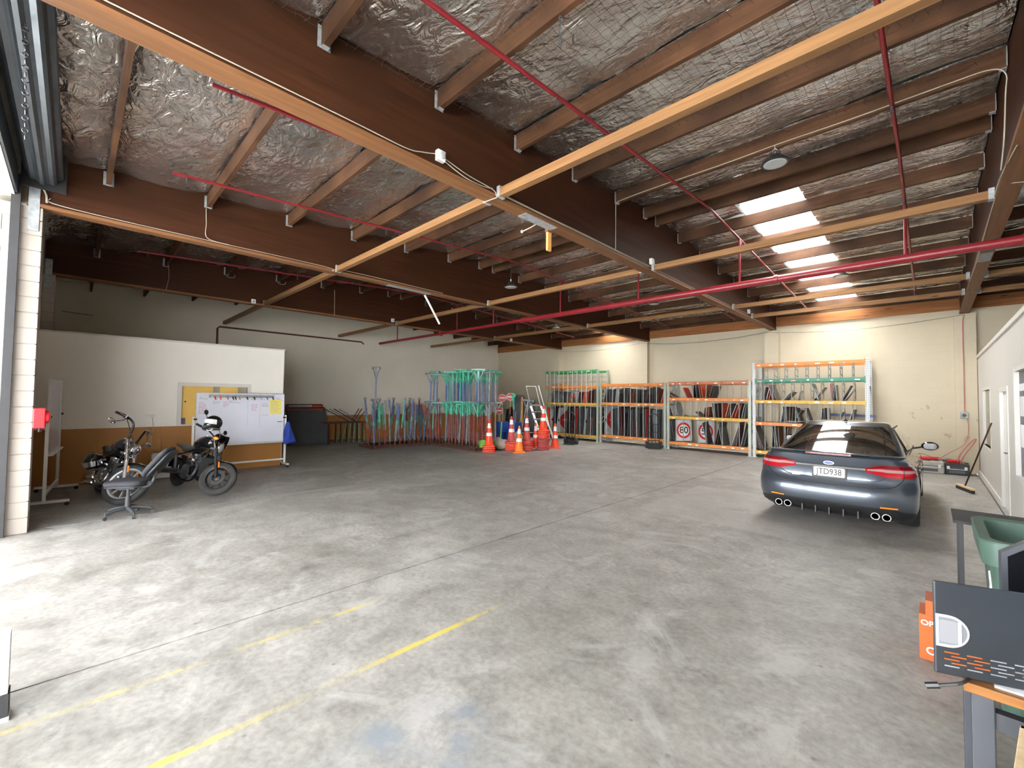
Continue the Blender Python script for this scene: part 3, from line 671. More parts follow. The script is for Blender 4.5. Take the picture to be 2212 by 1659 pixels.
highbay(-7.08, 7.15, 4.42, 'black pendant high-bay lamp hanging on a long cord', cord=zp(7.15)-4.42)
highbay(-1.42, 12.12, 4.66, 'black high-bay lamp silhouetted below the skylight panels', cord=zp(12.12)-4.66)
highbay(-5.92, 12.12, 4.68, 'small high-bay lamp in the dark bay above the orange racks', cord=zp(12.12)-4.68)
highbay(-10.63, 13.3, 4.60, 'high-bay lamp catching skylight near the back corner', cord=zp(13.3)-4.60)

# ---------------------------------------------------------------- junction boxes and wiring
def jbox(x, y, z, label):
    t = thing('junction_box', label, 'junction box', (x, y, z))
    MB().box(0, .055, -.05, .05, -.055, .055).build('box_body', 'white_plastic', t, bevel=.006)
    MB().lathe([(.038,0),(.038,.012),(.028,.018),(.012,.018)], 16, T(.055,0,0) @ RY(pi/2)).build('socket_ring', 'lens_grey', t, smooth=40)
jbox(-3.69, 2.62, 4.325, 'white round-faced junction box beside the first strut crossing')
jbox(-3.69, 7.40, 4.345, 'grey junction box above the second strut crossing')
jbox(-3.69, 13.3, 4.33, 'small junction box on the beam near the back wall')
jbox(-12.74, 3.22, 4.25, 'white junction box on the beam above the left office')
jbox(-12.74, 7.3, 4.32, 'pale junction box on the far beam near a strut joint')
jbox(-12.74, 12.9, 4.27, 'pale junction box at the end of the far beam')
def wire(pts, label, r=.0055, mt='cable_white', smooth=6, name='cable'):
    tag(MB().path(curve(pts, smooth) if smooth else pts, r, 6).build(name, mt, smooth=60), label, 'cable')
xs1 = -3.672
wire([(xs1,-.3,4.25),(xs1,.6,4.245),(xs1,1.6,4.245),(xs1,2.2,4.24),(xs1,2.4,4.28),(xs1,2.56,4.33)], 'pale twin cable running from the front to the round junction box')
wire([(xs1,2.68,4.33),(xs1,3.0,4.275),(xs1,3.38,4.25),(xs1,3.44,4.20),(xs1+.01,3.44,4.17),(-3.75,3.43,4.168),(-3.86,3.42,4.17)], 'pale cable looping under the first strut crossing')
wire([(xs1,2.68,4.30),(xs1,2.95,4.235),(xs1,3.2,4.23),(xs1,3.38,4.26)], 'lower pale cable sagging below the round junction box')
wire([(xs1,3.58,4.25),(xs1,4.4,4.245),(xs1,5.2,4.25),(xs1,6.4,4.245),(xs1,7.3,4.25),(xs1,7.45,4.22),(xs1,7.6,4.24),(xs1,9.5,4.235),(xs1,11.5,4.24),(xs1,13.2,4.25)], 'pale cable following the beam past the second strut')
wire([(xs1,3.58,4.235),(xs1,5.0,4.232),(xs1,6.6,4.23),(xs1,7.3,4.232)], 'lower pale cable following the same beam')
yv = 6.18-.035
wire([(xs1,yv,4.24),(xs1,yv,4.6),(xs1,yv,5.0),(xs1,yv,zp(6.18)+.0),(xs1+.12,yv,zp(6.18)+.02),(-3.0,yv,zp(6.18)+.03),(-2.0,yv,zp(6.18)+.02),(-1.33,yv,zp(6.18)+.03),(-.6,yv,zp(6.18)+.02),(.2,yv,zp(6.18)+.03),(.46,yv,zp(6.18)+.02),(.56,yv+.02,zp(6.18)-.06),(.562,yv+.1,4.8),(.562,yv+.3,4.45),(.562,6.75,4.25)], 'white cable clipped along a purlin past the lamp to the right beam', r=.006)
wire([(.60,6.0,4.17),(.562,6.75,4.19),(.562,7.4,4.2),(.565,7.5,4.175),(.57,8.5,4.172),(.58,10.5,4.17),(.57,11.9,4.172),(.57,12.3,4.2)], 'pale cable running under the right beam')
wire([(.562,7.0,4.24),(.70,7.02,4.17),(1.2,7.1,4.16),(2.5,7.3,4.2)], 'thin pale cable crossing below the right beam into the dark bay', r=.004)
wire([(-8.195,-.3,4.32),(-8.19,-.2,4.25),(-8.19,1.0,4.235),(-8.19,3.2,4.24),(-8.19,3.40,4.19),(-8.19,3.7,4.25),(-8.19,6.0,4.24)], 'pale cable running along the beam from the door pier')
wire([(-8.19,1.37,zp(1.4)-.02),(-8.19,1.38,4.5),(-8.19,1.40,4.27),(-8.19,1.7,4.24)], 'pale cable dropping down the beam web beside a hanger')
wire([(-12.72,1.45,zp(1.4)),(-12.72,1.46,4.5),(-12.72,1.42,4.22)], 'pale cable dropping down the beam above the left office')
wire([(-12.72,5.35,zp(5)),(-12.72,5.36,4.55),(-12.72,5.36,4.2)], 'pale conduit dropping down the far beam', r=.009)
wire([(-12.72,2.6,zp(2.6)+.01),(-12.70,2.62,zp(2.6)-.05),(-12.68,2.75,zp(2.6)-.05),(-12.68,2.78,zp(2.6)+.02)], 'short cable loop hung round a purlin end near the left office')
wire([(-12.72,3.8,zp(3.8)+.01),(-12.70,3.82,zp(3.8)-.05),(-12.68,3.95,zp(3.8)-.05),(-12.68,3.98,zp(3.8)+.02)], 'short cable loop hung round the next purlin end')
wire([(-8.19,-.33,4.25),(-8.19,-.34,4.36),(-8.2,-.4,4.5)], 'pale cable curling up at the top of the door pier', r=.012)
wire([(XL+.02,-.3,4.05),(XL+.3,-.2,4.0),(XL+.5,.3,3.95)], 'loose cable end hanging above the office roof', r=.012, mt='stand_grey')
# catenary wires between the back-wall piers
for a, b_, n in ((-3.8,.66,'the car bay'), (-8.43,-3.8,'the middle bay'), (-12.95,-8.43,'the lit bay by the ladder')):
    wire([(a, YB-.22, 4.10), (a+(b_-a)*.25, YB-.22, 4.10-.10), (a+(b_-a)*.5, YB-.22, 4.10-.13), (a+(b_-a)*.75, YB-.22, 4.10-.08), (b_, YB-.22, 4.13)], 'dark wire sagging across the back wall of '+n, r=.008, mt='stand_grey')
# strap, stick and chain hanging from the roof
t = thing('hanging_strap', 'short orange timber offcut hanging below the beam plate', 'strap', (-3.86, 4.66, 4.17))
MB().box(-.02, .012, -.04, .04, -.28, .0).build('strap_end', 'strap', t); MB().box(-.03, .02, -.05, .05, -.02, .03).build('strap_knot', 'plate_pine', t)
tag(MB().bar((-8.38, 5.62, 4.16), (-8.30, 6.0, 3.52), .05, .03).build('hanging_batten', 'trim_white', bevel=.004), 'white batten dangling at a slant from the far beam', 'batten')
chn = MB()
for k in range(11): chn.torus(.014, .004, 8, 4, T(-2.06, 2.60, zp(2.6)+.01-.026*k) @ (RX(pi/2) if k % 2 else RY(pi/2)))
tag(chn.build('hanging_chain', 'dark_metal'), 'short dark chain hanging in front of the foil', 'chain')
t = thing('loose_lamp_holder', 'white lamp holder dangling on a short arm under the purlins', 'lamp holder', (-5.76, 6.12, 5.10))
MB().path(curve([(.42,.03,.08),(.2,.02,.03),(0,0,0)], 5), .012, 6).build('arm', 'white_plastic', t); MB().ball((0,0,0), .035).build('socket', 'white_plastic', t, smooth=60)

# power fittings on the back wall and partitions
t = thing('wall_outlet', 'grey industrial power outlet on the pier with a hanging lead', 'outlet', (.61, YB-.20, 1.49))
MB().box(-.07, .07, -.06, 0, -.08, .08).build('outlet_box', 'galv_dull', t, bevel=.01); MB().lathe([(.04,0),(.04,.02),(.02,.02)], 14, T(0,-.06,0) @ RX(pi/2)).build('outlet_face', 'black_plastic', t)
wire([(.66,YB-.22,4.1),(.62,YB-.215,3.9),(.62,YB-.215,2.6),(.62,YB-.215,1.58)], 'brown lead running down the pier to the outlet', r=.012, mt='cable_pink')
wire([(.66,YB-.25,1.45),(.68,YB-.25,1.1),(.6,YB-.3,.75),(.3,YB-.5,.5),(.1,YB-.8,.34)], 'pinkish lead curving from the outlet down to the tool cases', r=.010, mt='cable_pink')
wire([(.45,15.72,.25),(.5,15.7,.5),(.7,15.7,.85),(.78,15.7,.92),(.74,15.7,.8),(.58,15.7,.5),(.5,15.72,.25)], 'pink rubber hose looped against the corner', r=.016, mt='cable_pink', name='hose')
t = thing('wall_switch', 'white double socket on the left office wall with a cord', 'outlet', (XP, 1.16, 1.30))
MB().box(0, .02, -.075, .075, -.04, .04).build('socket_plate', 'white_plastic', t, bevel=.005); MB().box(.02, .05, .0, .045, -.02, .02).build('plug', 'white_plastic', t, bevel=.005)
MB().path(curve([(.05,.03,-.02),(.06,.05,-.25),(.06,.03,-.5),(.08,.06,-.75),(.1,.05,-.95)], 6), .006, 5).build('cord', 'cable_white', t)

# fire call box on the door pier
t = thing('fire_alarm_box', 'bright red fire alarm box with a round bell on the door pier', 'alarm', (-8.30, -.36, 1.32))
MB().box(-.12, .10, 0, .11, 0, .26).build('box_body', 'fire_red', t, bevel=.01)
MB().lathe([(.085,0),(.08,.03),(.03,.045)], 20, T(0,.11,.14) @ RX(-pi/2)).build('bell', 'fire_red', t, smooth=40)
MB().tube((0,.06,0),(0,.06,-.05),.02,8).build('gland', 'dark_metal', t)
# ---------------------------------------------------------------- pallet racks holding road signs
RY0, RD = 15.40, .84
def rack(x0, x1, top, levels, label, upmat, dividers, seed):
    rnd = random.Random(seed)
    t = thing('sign_rack', label, 'rack', ((x0+x1)/2, RY0, 0)); xm = (x0+x1)/2
    um = {}
    for sx in (-1, 1):
        xx = sx*((x1-x0)/2-.045)
        for y in (0.04, RD-.04):
            u = MB().box(-.045, .045, -.03, .03, 0, top).box(-.06, .06, -.05, .05, 0, .008).build('upright', upmat, t, loc=(xx, y, 0))
        z = .25; k = 0
        b = MB()
        while z+.5 < top: b.bar((xx, .06, z), (xx, RD-.06, z+(.5 if k % 2 else 0)), .03, .03); z += .5; k += 1
        b.build('frame_brace', 'galv_dull', t)
    L = (x1-x0)/2-.085
    for z, mt, deck in levels:
        for y in (0, RD-.05):
            bm = MB().box(-L, L, y-.005, y+.045, z-.10, z).build('shelf_beam', mt, t, bevel=.004)
            if y == 0:
                for q in range(9):
                    if rnd.random() < .75:
                        xx = -L+.15+(2*L-.3)*q/8+rnd.uniform(-.05,.05); wd = rnd.choice((.06,.09,.12)); z1 = z-.03-rnd.random()*.02
                        MB().box(xx-wd/2, xx+wd/2, -.008, -.005, z1-.035, z1).build('label_sticker', rnd.choice(('sticker_white','sticker_white','sticker_red')), bm)
        MB().box(-L-.005, -L+.02, -.008, .0, z-.16, z+.03).box(L-.02, L+.005, -.008, .0, z-.16, z+.03).build('beam_clip', mt, t)
        if deck:
            MB().box(-L, L, .045, RD-.05, z-.03, z-.012).build('shelf_deck', 'wood_plain', t)
    for (za, zb, n, ladder) in dividers:
        for q in range(n):
            xx = -L+(2*L)*(q+1)/(n+1)
            d = MB()
            d.tube((xx, -.012, za), (xx, -.012, zb), .014, 6)
            if ladder:
                d.tube((xx, RD*.45, za), (xx, RD*.45, zb), .011, 6)
                z = za+.12; k = 0
                while z < zb-.05: d.tube((xx, -.012, z), (xx, RD*.45, z-.06), .008, 5); z += .2
            else:
                MB().tube((xx, RD-.03, za), (xx, RD-.03, zb), .009, 5).build('rear_divider', 'divider_grey', t)
            d.build('divider_bar', 'divider_grey', t)
    if seed == 1:
        for z in (2.55, 2.78): MB().tube((-L, RD-.06, z), (L, RD-.06, z), .010, 6).tube((-L, .02, z), (L, .02, z), .008, 6).build('cross_rail', 'divider_grey', t)
    return t
rack(-12.92, -10.0, 3.06, [(3.05,'rack_green',0),(2.37,'rack_orange',0),(1.62,'rack_yellow',1),(.25,'rack_yellow',1)], 'tall green-topped sign rack beside the ladder', 'upright_perf', [(2.30,3.03,10,0),(1.62,2.3,10,0),(.25,1.54,9,0)], 1)
rack(-9.93, -7.06, 2.44, [(2.43,'rack_orange',0),(1.66,'rack_orange',1),(.33,'rack_orange',1)], 'low orange sign rack packed with grey-backed signs', 'upright_perf', [(1.66,2.33,9,0),(.33,1.58,9,0)], 2)
rack(-7.02, -4.19, 2.47, [(2.46,'rack_rustorange',0),(1.88,'rack_orange',1),(1.21,'rack_yellow',1),(.28,'rack_orange',1)], 'rusty-topped sign rack holding the speed limit signs', 'upright_perf', [(1.88,2.37,5,0),(1.21,1.79,9,0),(.28,1.13,9,0)], 3)
rack(-4.15, -1.22, 3.03, [(3.0,'rack_orange',0),(2.50,'rack_teal',0),(1.83,'rack_yellow',1),(1.13,'rack_orange',1),(.22,'rack_yellow',1)], 'tall teal-railed sign rack behind the car', 'upright_galv', [(2.50,2.92,9,1),(1.83,2.42,10,1),(1.13,1.75,9,0),(.22,1.05,9,0)], 4)

# ---- the signs themselves
MESHC = {}
def sign_mesh(d, h, mt, r=.05):
    k = (d, h, mt)
    if k not in MESHC:
        m = MB().prism(rrect(d, h, min(r, d*.2), 3), -.006, .006, RZ(pi/2) @ RX(pi/2) @ Matrix.Identity(4))
        me = m.mesh('road_sign'); me.materials.append(M[mt]); MESHC[k] = me
    return MESHC[k]
def face_mesh(d, h, mt):
    k = ('f', d, h, mt)
    if k not in MESHC:
        m = MB().prism(rrect(d-.012, h-.012, min(.045, d*.2), 3), .006, .0085, RZ(pi/2) @ RX(pi/2))
        me = m.mesh('sign_face'); me.materials.append(M[mt]); MESHC[k] = me
    return MESHC[k]
def sign(x, z, d, h, tilt, back, face, label, group, y=None, yaw=0):
    """panel standing on its edge in the YZ plane; tilt leans its top towards +x"""
    tl = radians(tilt)
    o = obj('road_sign', sign_mesh(d, h, back), None)
    y = RY0+.045+d/2 if y is None else y
    o.location = (x+sin(tl)*h/2, y, z+cos(tl)*h/2+abs(sin(tl))*.006+.001); o.rotation_euler = (0, tl, radians(yaw))
    tag(o, label, 'road sign', group)
    if face:
        f = obj('sign_face', face_mesh(d, h, face), None, o)
    return o
rs = random.Random(11)
NM = {'sign_back':'dark grey-backed sign','sign_back_light':'pale grey-backed sign','sign_dark':'near-black sign','sign_maroon':'dark maroon sign'}
FN = {'sign_orange':'fluorescent orange sign','sign_red':'red sign','sign_white':'white-faced sign','sign_brown':'brown sign', 'sign_maroon':'dark maroon sign'}
def shelf(x0, x1, z, spec, where, grp):
    """spec: list of (fraction, depth, height, tilt, back, face)"""
    for k, (fr, d, h, tl, bk, fc) in enumerate(sorted(spec, key=lambda q: q[0])):
        nm = FN[fc] if fc else NM[bk]
        sign(x0+(x1-x0)*fr, z, d, h, tl, bk, fc, '%s, %s from the ladder end, %s' % (nm, ORD[k], where.replace('on the ', '')), grp)
B, Lg, D, Mn, O, R_, W_, Br = 'sign_back','sign_back_light','sign_dark','sign_maroon','sign_orange','sign_red','sign_white','sign_brown'
# first rack: upper signs
shelf(-12.82,-10.1,1.625,[(.10,.6,.55,9,B,None),(.17,.6,.5,-9,Lg,None),(.20,.6,.52,-12,B,None),(.33,.7,.5,2,D,None),(.40,.6,.48,6,B,None),(.47,.6,.45,14,Lg,O),(.50,.6,.45,16,Lg,O),(.55,.65,.58,-14,B,None),(.60,.6,.5,-8,Lg,None),(.65,.6,.48,5,B,Mn),(.69,.6,.48,5,B,Mn),(.735,.6,.5,12,Lg,O),(.76,.6,.5,14,Lg,O),(.83,.6,.55,9,B,Mn),(.90,.7,.6,8,D,Mn),(.95,.7,.6,4,B,None)], 'on the upper shelf of the green-topped rack','signs on the upper shelf of the green-topped rack')
shelf(-12.82,-10.1,.255,[(.05,.7,1.15,-6,B,O),(.13,.7,1.2,4,D,None),(.42,.75,1.2,3,D,None),(.47,.75,1.2,0,D,None),(.53,.7,1.15,2,B,Mn),(.58,.7,1.15,4,D,R_),(.62,.75,1.2,3,B,None),(.66,.75,1.2,3,D,None),(.70,.75,1.2,2,B,None),(.80,.75,1.15,5,B,None),(.84,.75,1.2,1,B,None),(.88,.75,1.2,1,B,None),(.92,.75,1.2,2,B,None),(.96,.75,1.2,2,D,None)], 'on the bottom shelf of the green-topped rack','signs on the bottom shelf of the green-topped rack')
# chevron boards: white boards with a red and black arrow head
def chevron(x, z, h, colour, label, group, tilt=-3, d=.7):
    o = sign(x, z, d, h, tilt, 'sign_back_light', 'sign_white', label, group)
    for q, (mt, k) in enumerate(((colour, 0), ('sign_dark', 1))):
        if mt is None: continue
        s = d*.46
        if k == 0: pl_ = [(-s, .0), (-s*.2, .30), (s, .62*1.0), (s, .10), (.1*s, 0), (s, -.10), (s, -.62), (-s*.2, -.30)]
        else: pl_ = [(-s*1.0, 0), (-s*.82, .07), (-s*.62, .05), (-s*.62, -.05), (-s*.82, -.07)]
        sc = h/1.5
        MB().prism([(a, b_*sc) for a, b_ in pl_], .009+.0008*k, .0105+.0008*k, RZ(pi/2) @ RX(pi/2)).build('chevron_mark', mt, o)
    return o
g1 = 'chevron boards in the racks'
chevron(-12.55, .256, 1.15, 'sign_orange', 'white chevron board with orange arrow in the green-topped rack', g1, -4)
chevron(-12.28, .256, 1.15, 'sign_red', 'white chevron board with red arrow in the green-topped rack', g1, 8)
chevron(-10.78, .256, 1.15, 'sign_red', 'white board with a red wedge leaning in the green-topped rack', g1, 7)
sign(-10.45, .256, .10, .75, 6, 'sign_orange', None, 'narrow orange strip sign in the green-topped rack', g1)
chevron(-9.70, .336, 1.2, 'sign_red', 'white chevron board with red arrow at the end of the orange rack', g1, -2)
chevron(-9.38, .336, 1.2, 'sign_orange', 'white chevron board with orange arrow in the orange rack', g1, -2)
# second rack
u = []
for k in range(20):
    fr = .03+.94*k/19; bk = rs.choice((B,B,Lg,B,D,Mn)); u.append((fr, rs.choice((.6,.7)), rs.uniform(.52,.63), rs.choice((-9,-6,-3,3,6,10,14)), bk, None))
u[4] = (u[4][0],.7,.6,6,B,W_); u[9] = (u[9][0],.7,.5,0,B,Br); u[10] = (u[10][0],.7,.5,3,B,Br); u[19] = (u[19][0]-.02,.6,.5,16,Lg,O)
shelf(-9.84,-7.15,1.665,u,'on the upper shelf of the low orange rack','signs on the upper shelf of the low orange rack')
u = []
for k in range(27):
    fr = .20+.77*k/26; bk = rs.choice((B,B,B,Lg,D)); u.append((fr, rs.choice((.7,.75)), rs.uniform(1.05,1.18), rs.choice((-3,-2,-1,0,1,2,3)), bk, None))
for k in (4,5): u[k] = u[k][:5]+(Mn,)
for k in (12,18): u[k] = u[k][:5]+(R_,)
u[22] = u[22][:5]+(W_,)
shelf(-9.84,-7.15,.335,u,'on the bottom shelf of the low orange rack','signs on the bottom shelf of the low orange rack')
# third rack
shelf(-6.93,-4.28,1.885,[(.02,.5,.30,-50,B,Mn),(.06,.5,.33,-55,Lg,Mn),(.235,.5,.40,-22,Lg,O),(.25,.5,.40,-26,B,R_),(.33,.55,.46,-8,D,None),(.37,.55,.47,-4,B,None),(.42,.55,.48,-8,B,O),(.45,.55,.46,-10,B,O),(.49,.55,.46,6,B,Br),(.53,.55,.44,17,B,None),(.56,.55,.44,20,D,None)],'on the upper shelf of the rusty-topped rack','signs on the upper shelf of the rusty-topped rack')
shelf(-6.93,-4.28,1.215,[(.02,.55,.42,-14,B,Mn),(.05,.55,.42,-18,Lg,W_),(.12,.55,.50,-16,Lg,None),(.42,.5,.26,-48,B,None),(.46,.5,.34,8,B,Mn),(.49,.5,.36,7,Lg,O),(.52,.5,.36,5,B,Br),(.585,.55,.48,-6,Lg,None),(.61,.55,.48,-5,B,None),(.65,.55,.5,-4,B,Mn),(.69,.55,.5,2,D,O),(.73,.55,.48,14,Lg,O),(.76,.55,.5,12,B,None),(.80,.55,.48,20,Lg,O),(.84,.55,.52,16,B,O),(.88,.55,.5,14,B,Mn),(.92,.55,.5,12,Lg,None),(.95,.55,.52,8,B,None)],'on the middle shelf of the rusty-topped rack','signs on the middle shelf of the rusty-topped rack')
shelf(-6.93,-4.28,.285,[(.02,.6,.8,-4,B,None),(.04,.6,.8,-6,D,None),(.06,.6,.8,-8,B,None),(.5,.6,.75,-12,Lg,None),(.52,.6,.78,-10,D,None),(.60,.6,.78,12,B,Mn),(.63,.6,.78,10,D,None),(.69,.6,.78,-10,Lg,None),(.71,.6,.78,-10,B,None),(.80,.6,.78,18,Lg,W_),(.86,.6,.8,6,B,Mn),(.91,.6,.8,12,Lg,None),(.94,.6,.8,14,B,None)],'on the bottom shelf of the rusty-topped rack','signs on the bottom shelf of the rusty-topped rack')
def speed(x, z, txt, tilt, label):
    t = thing('speed_sign', label, 'road sign', (x, RY0+.30, z+.005), 0, 'speed limit signs'); t.rotation_euler = (0, radians(tilt), radians(-40))
    Mx = T(0,0,.40) @ RZ(pi/2) @ RX(pi/2)
    MB().prism(rrect(.62,.78,.05,3), -.006, .006, Mx).build('sign_plate', 'sign_back_light', t)
    n = 32
    def disc(r, z0, z1): return MB().prism([(r*.95*cos(2*pi*k/n), r*sin(2*pi*k/n)) for k in range(n)], z0, z1, Mx)
    MB().prism(rrect(.61,.77,.05,3), .006, .008, Mx).build('sign_face', 'sign_white', t)
    disc(.29, .008, .010).build('red_ring', 'sign_red', t); disc(.215, .010, .012).build('white_disc', 'frame_white', t)
    xf(textmesh(txt, .34), Mx @ T(0,0,.0135)).build('numeral', 'plate_ink', t)
speed(-6.50, .287, '80', -4, 'round red-ringed eighty speed sign in the rusty-topped rack')
speed(-5.72, .287, '50', -4, 'round red-ringed fifty speed sign in the rusty-topped rack')
# fourth rack
shelf(-4.06,-1.31,1.835,[(.08,.5,.42,9,B,None),(.11,.5,.42,12,Lg,O),(.135,.5,.40,10,B,R_),(.175,.6,.5,-14,Lg,None),(.19,.6,.5,-16,B,O),(.21,.6,.5,-18,B,None),(.28,.55,.33,38,Lg,W_),(.30,.55,.33,40,B,None),(.42,.4,.28,10,Lg,None),(.56,.5,.48,36,Lg,None),(.60,.6,.52,-16,B,None),(.61,.6,.52,-20,Lg,None),(.715,.5,.5,-2,Lg,R_),(.74,.5,.46,4,B,Mn),(.765,.5,.46,-3,Lg,None),(.81,.5,.48,25,B,None),(.83,.5,.4,33,Lg,None)],'on the shelf under the teal rail','signs on the shelf under the teal rail')
shelf(-4.06,-1.31,1.135,[(.245,.5,.5,10,Lg,W_),(.26,.55,.5,6,B,None),(.285,.55,.5,-3,B,Mn),(.31,.55,.5,-2,Lg,None),(.335,.55,.5,2,B,Br),(.36,.55,.5,4,B,None),(.37,.55,.46,30,B,None),(.43,.55,.48,-12,Lg,None),(.445,.55,.48,-15,B,None),(.52,.55,.48,-14,Lg,None),(.535,.55,.48,-17,B,None),(.625,.5,.46,4,Lg,None),(.645,.5,.46,2,B,None),(.665,.5,.48,-2,B,None),(.69,.5,.48,-2,Lg,None),(.76,.4,.4,22,B,None),(.855,.5,.46,15,Lg,W_),(.88,.5,.46,12,B,None)],'on the middle shelf of the teal-railed rack','signs on the middle shelf of the teal-railed rack')
shelf(-4.06,-1.31,.225,[(.01,.6,.78,-4,B,None),(.025,.6,.78,-8,D,None),(.04,.6,.78,-11,B,None),(.055,.6,.8,-14,B,O),(.075,.6,.78,-17,B,None),(.16,.6,.78,3,B,None),(.20,.6,.78,-6,B,Mn),(.22,.6,.78,-5,Lg,None),(.24,.6,.78,-3,B,Br),(.27,.6,.78,5,B,Mn),(.29,.6,.78,6,B,None)],'on the bottom shelf of the teal-railed rack','signs on the bottom shelf of the teal-railed rack')
for k in range(3):
    o = sign(-3.45+.12*k, 1.136+.02*k, .6, .5, 88, 'sign_back', 'sign_white' if k == 2 else None, ('lowest','middle','topmost')[k]+' flat sign lying on the middle shelf of the teal-railed rack', 'signs lying flat')
t = tag(MB().box(-12.6,-12.0,15.55,16.1,2.372,2.50).build('carton','cardboard',bevel=.005), 'brown cardboard carton on the green-topped rack', 'box')
tag(MB().box(-12.80,-12.4,15.95,16.2,1.63,2.28).build('carton','cardboard',bevel=.005), 'tall brown carton standing behind signs in the green-topped rack', 'box')
tag(MB().bar((-2.4,16.1,1.42),(-1.15,16.1,1.40),.07,.07).build('tow_bar','stand_blue'), 'blue steel bar lying behind the teal-railed rack', 'bar')
# ---------------------------------------------------------------- steel racks of sign stands
def stand_base(loc, lx, ly, rows, label, rz=0):
    t = thing('stand_rack', label, 'rack', loc, rz)
    MB().box(-lx/2, lx/2, -ly/2-.03, -ly/2+.03, 0, .09).box(-lx/2, lx/2, ly/2-.03, ly/2+.03, 0, .09).box(-lx/2, -lx/2+.06, -ly/2, ly/2, 0, .09).box(lx/2-.06, lx/2, -ly/2, ly/2, 0, .09).build('base_frame', 'rust', t)
    sock = []
    for y in rows:
        MB().box(-lx/2, lx/2, y-.02, y+.02, .05, .08).build('socket_rail', 'rust', t)
        for k in range(15):
            x = -lx/2+.12+(lx-.24)*k/14; sock.append((x, y))
            MB().lathe([(.040,.08),(.040,.20),(.030,.20),(.030,.09)], 8, T(x, y, 0), ring=True).build('socket', 'rust', t)
    return t, sock
HEADC = {}
def y_stand(base, z0, h, pole_mt, head_mt, w, rz, tilt, label, group, split=None):
    """a sign stand: pole, two braces and a flat cross bar"""
    t = thing('sign_stand', label, 'sign stand', (base[0], base[1], z0), rz, group); t.rotation_euler = (radians(tilt[0]), radians(tilt[1]), rz)
    k = ('p', round(h,2), pole_mt)
    if k not in HEADC: HEADC[k] = MB().tube((0,0,0),(0,0,h*.72),.026,8).mesh('pole', 40); HEADC[k].materials.append(M[pole_mt])
    obj('pole', HEADC[k], None, t)
    k = ('n', round(h,2), head_mt)
    if k not in HEADC: HEADC[k] = MB().tube((0,0,h*.70),(0,0,h-.04),.031,8).mesh('neck', 40); HEADC[k].materials.append(M[head_mt])
    obj('neck', HEADC[k], None, t)
    for s in (-1, 1):
        k = ('b', round(h,2), head_mt, w, s)
        if k not in HEADC: HEADC[k] = MB().bar((s*.01,0,h-.42),(s*w*.42,0,h-.03),.042,.016).mesh('brace'); HEADC[k].materials.append(M[head_mt])
        obj('brace', HEADC[k], None, t)
    k = ('c', round(h,2), head_mt, w)
    if k not in HEADC:
        HEADC[k] = MB().box(-w/2,w/2,-.045,.045,h-.045,h-.005).box(-w/2,-w/2+.014,-.045,.045,h-.09,h-.04).box(w/2-.014,w/2,-.045,.045,h-.09,h-.04).mesh('cross_bar'); HEADC[k].materials.append(M[head_mt])
    obj('cross_bar', HEADC[k], None, t)
    return t
rn = random.Random(5)
bt, socks = stand_base((-12.42, 10.05, 0), 3.0, 1.15, (-.42, 0.0, .42), 'rusty steel rack of socketed sign stands with green tops')
lowL = {'stand_red':'red-poled', 'stand_grey':'grey-poled'}; upL = {'stand_blue':'blue-poled', 'stand_green':'all-green', 'stand_grey':'grey-poled'}
n = 0
for i, (x, y) in enumerate(socks):
    if rn.random() < .06: continue
    bx_, by_ = -12.42+x, 10.05+y
    mt = rn.choice(('stand_red','stand_red','stand_red','stand_grey'))
    h = 1.52+rn.uniform(-.05,.05); rz = rn.choice((.85,.85,.85,.2,1.7))+rn.uniform(-.25,.25)
    y_stand((bx_, by_), .10, h, mt, rn.choice(('stand_green','stand_green','stand_green','stand_grey')), .46, rz, (rn.uniform(-2,2), rn.uniform(-2.5,2.5)), '%s stand, %s from the cones, lower tier, %s of the rusty rack' % (lowL[mt], ORD[14-i % 15], ('row facing the door','middle row','row facing the drums')[i//15]), 'lower tier of sign stands')
    if rn.random() < .85:
        mt = rn.choice(('stand_blue','stand_blue','stand_blue','stand_grey','stand_green')); h2 = 1.10+rn.uniform(-.04,.04)
        y_stand((bx_+rn.uniform(-.05,.05), by_+rn.uniform(-.03,.03)), .10+h+.01, h2, mt, rn.choice(('stand_green','stand_green','stand_green','stand_green','stand_grey')), .46, rz+rn.uniform(-.3,.3), (rn.uniform(-1.5,1.5), rn.uniform(-2,2)), '%s stand above the %s from the cones, %s of the rusty rack' % (upL[mt], ORD[14-i % 15], ('row facing the door','middle row','row facing the drums')[i//15]), 'upper tier of sign stands')
y_stand((-10.72, 9.85), .10, 1.55, 'stand_grey', 'stand_grey', .46, 0, (0,1), 'grey sign stand at the end of the rusty rack by the cones', 'end sign stands')
y_stand((-10.72, 9.85), 1.66, 1.02, 'stand_grey', 'stand_grey', .46, .2, (0,1), 'pale grey sign stand stacked at the rack end by the cones', 'end sign stands')
y_stand((-10.98, 9.6), 1.66, 1.12, 'stand_grey', 'sign_white', .46, .9, (0,-1), 'sign stand with a white cross bar stacked at the rack end', 'end sign stands')

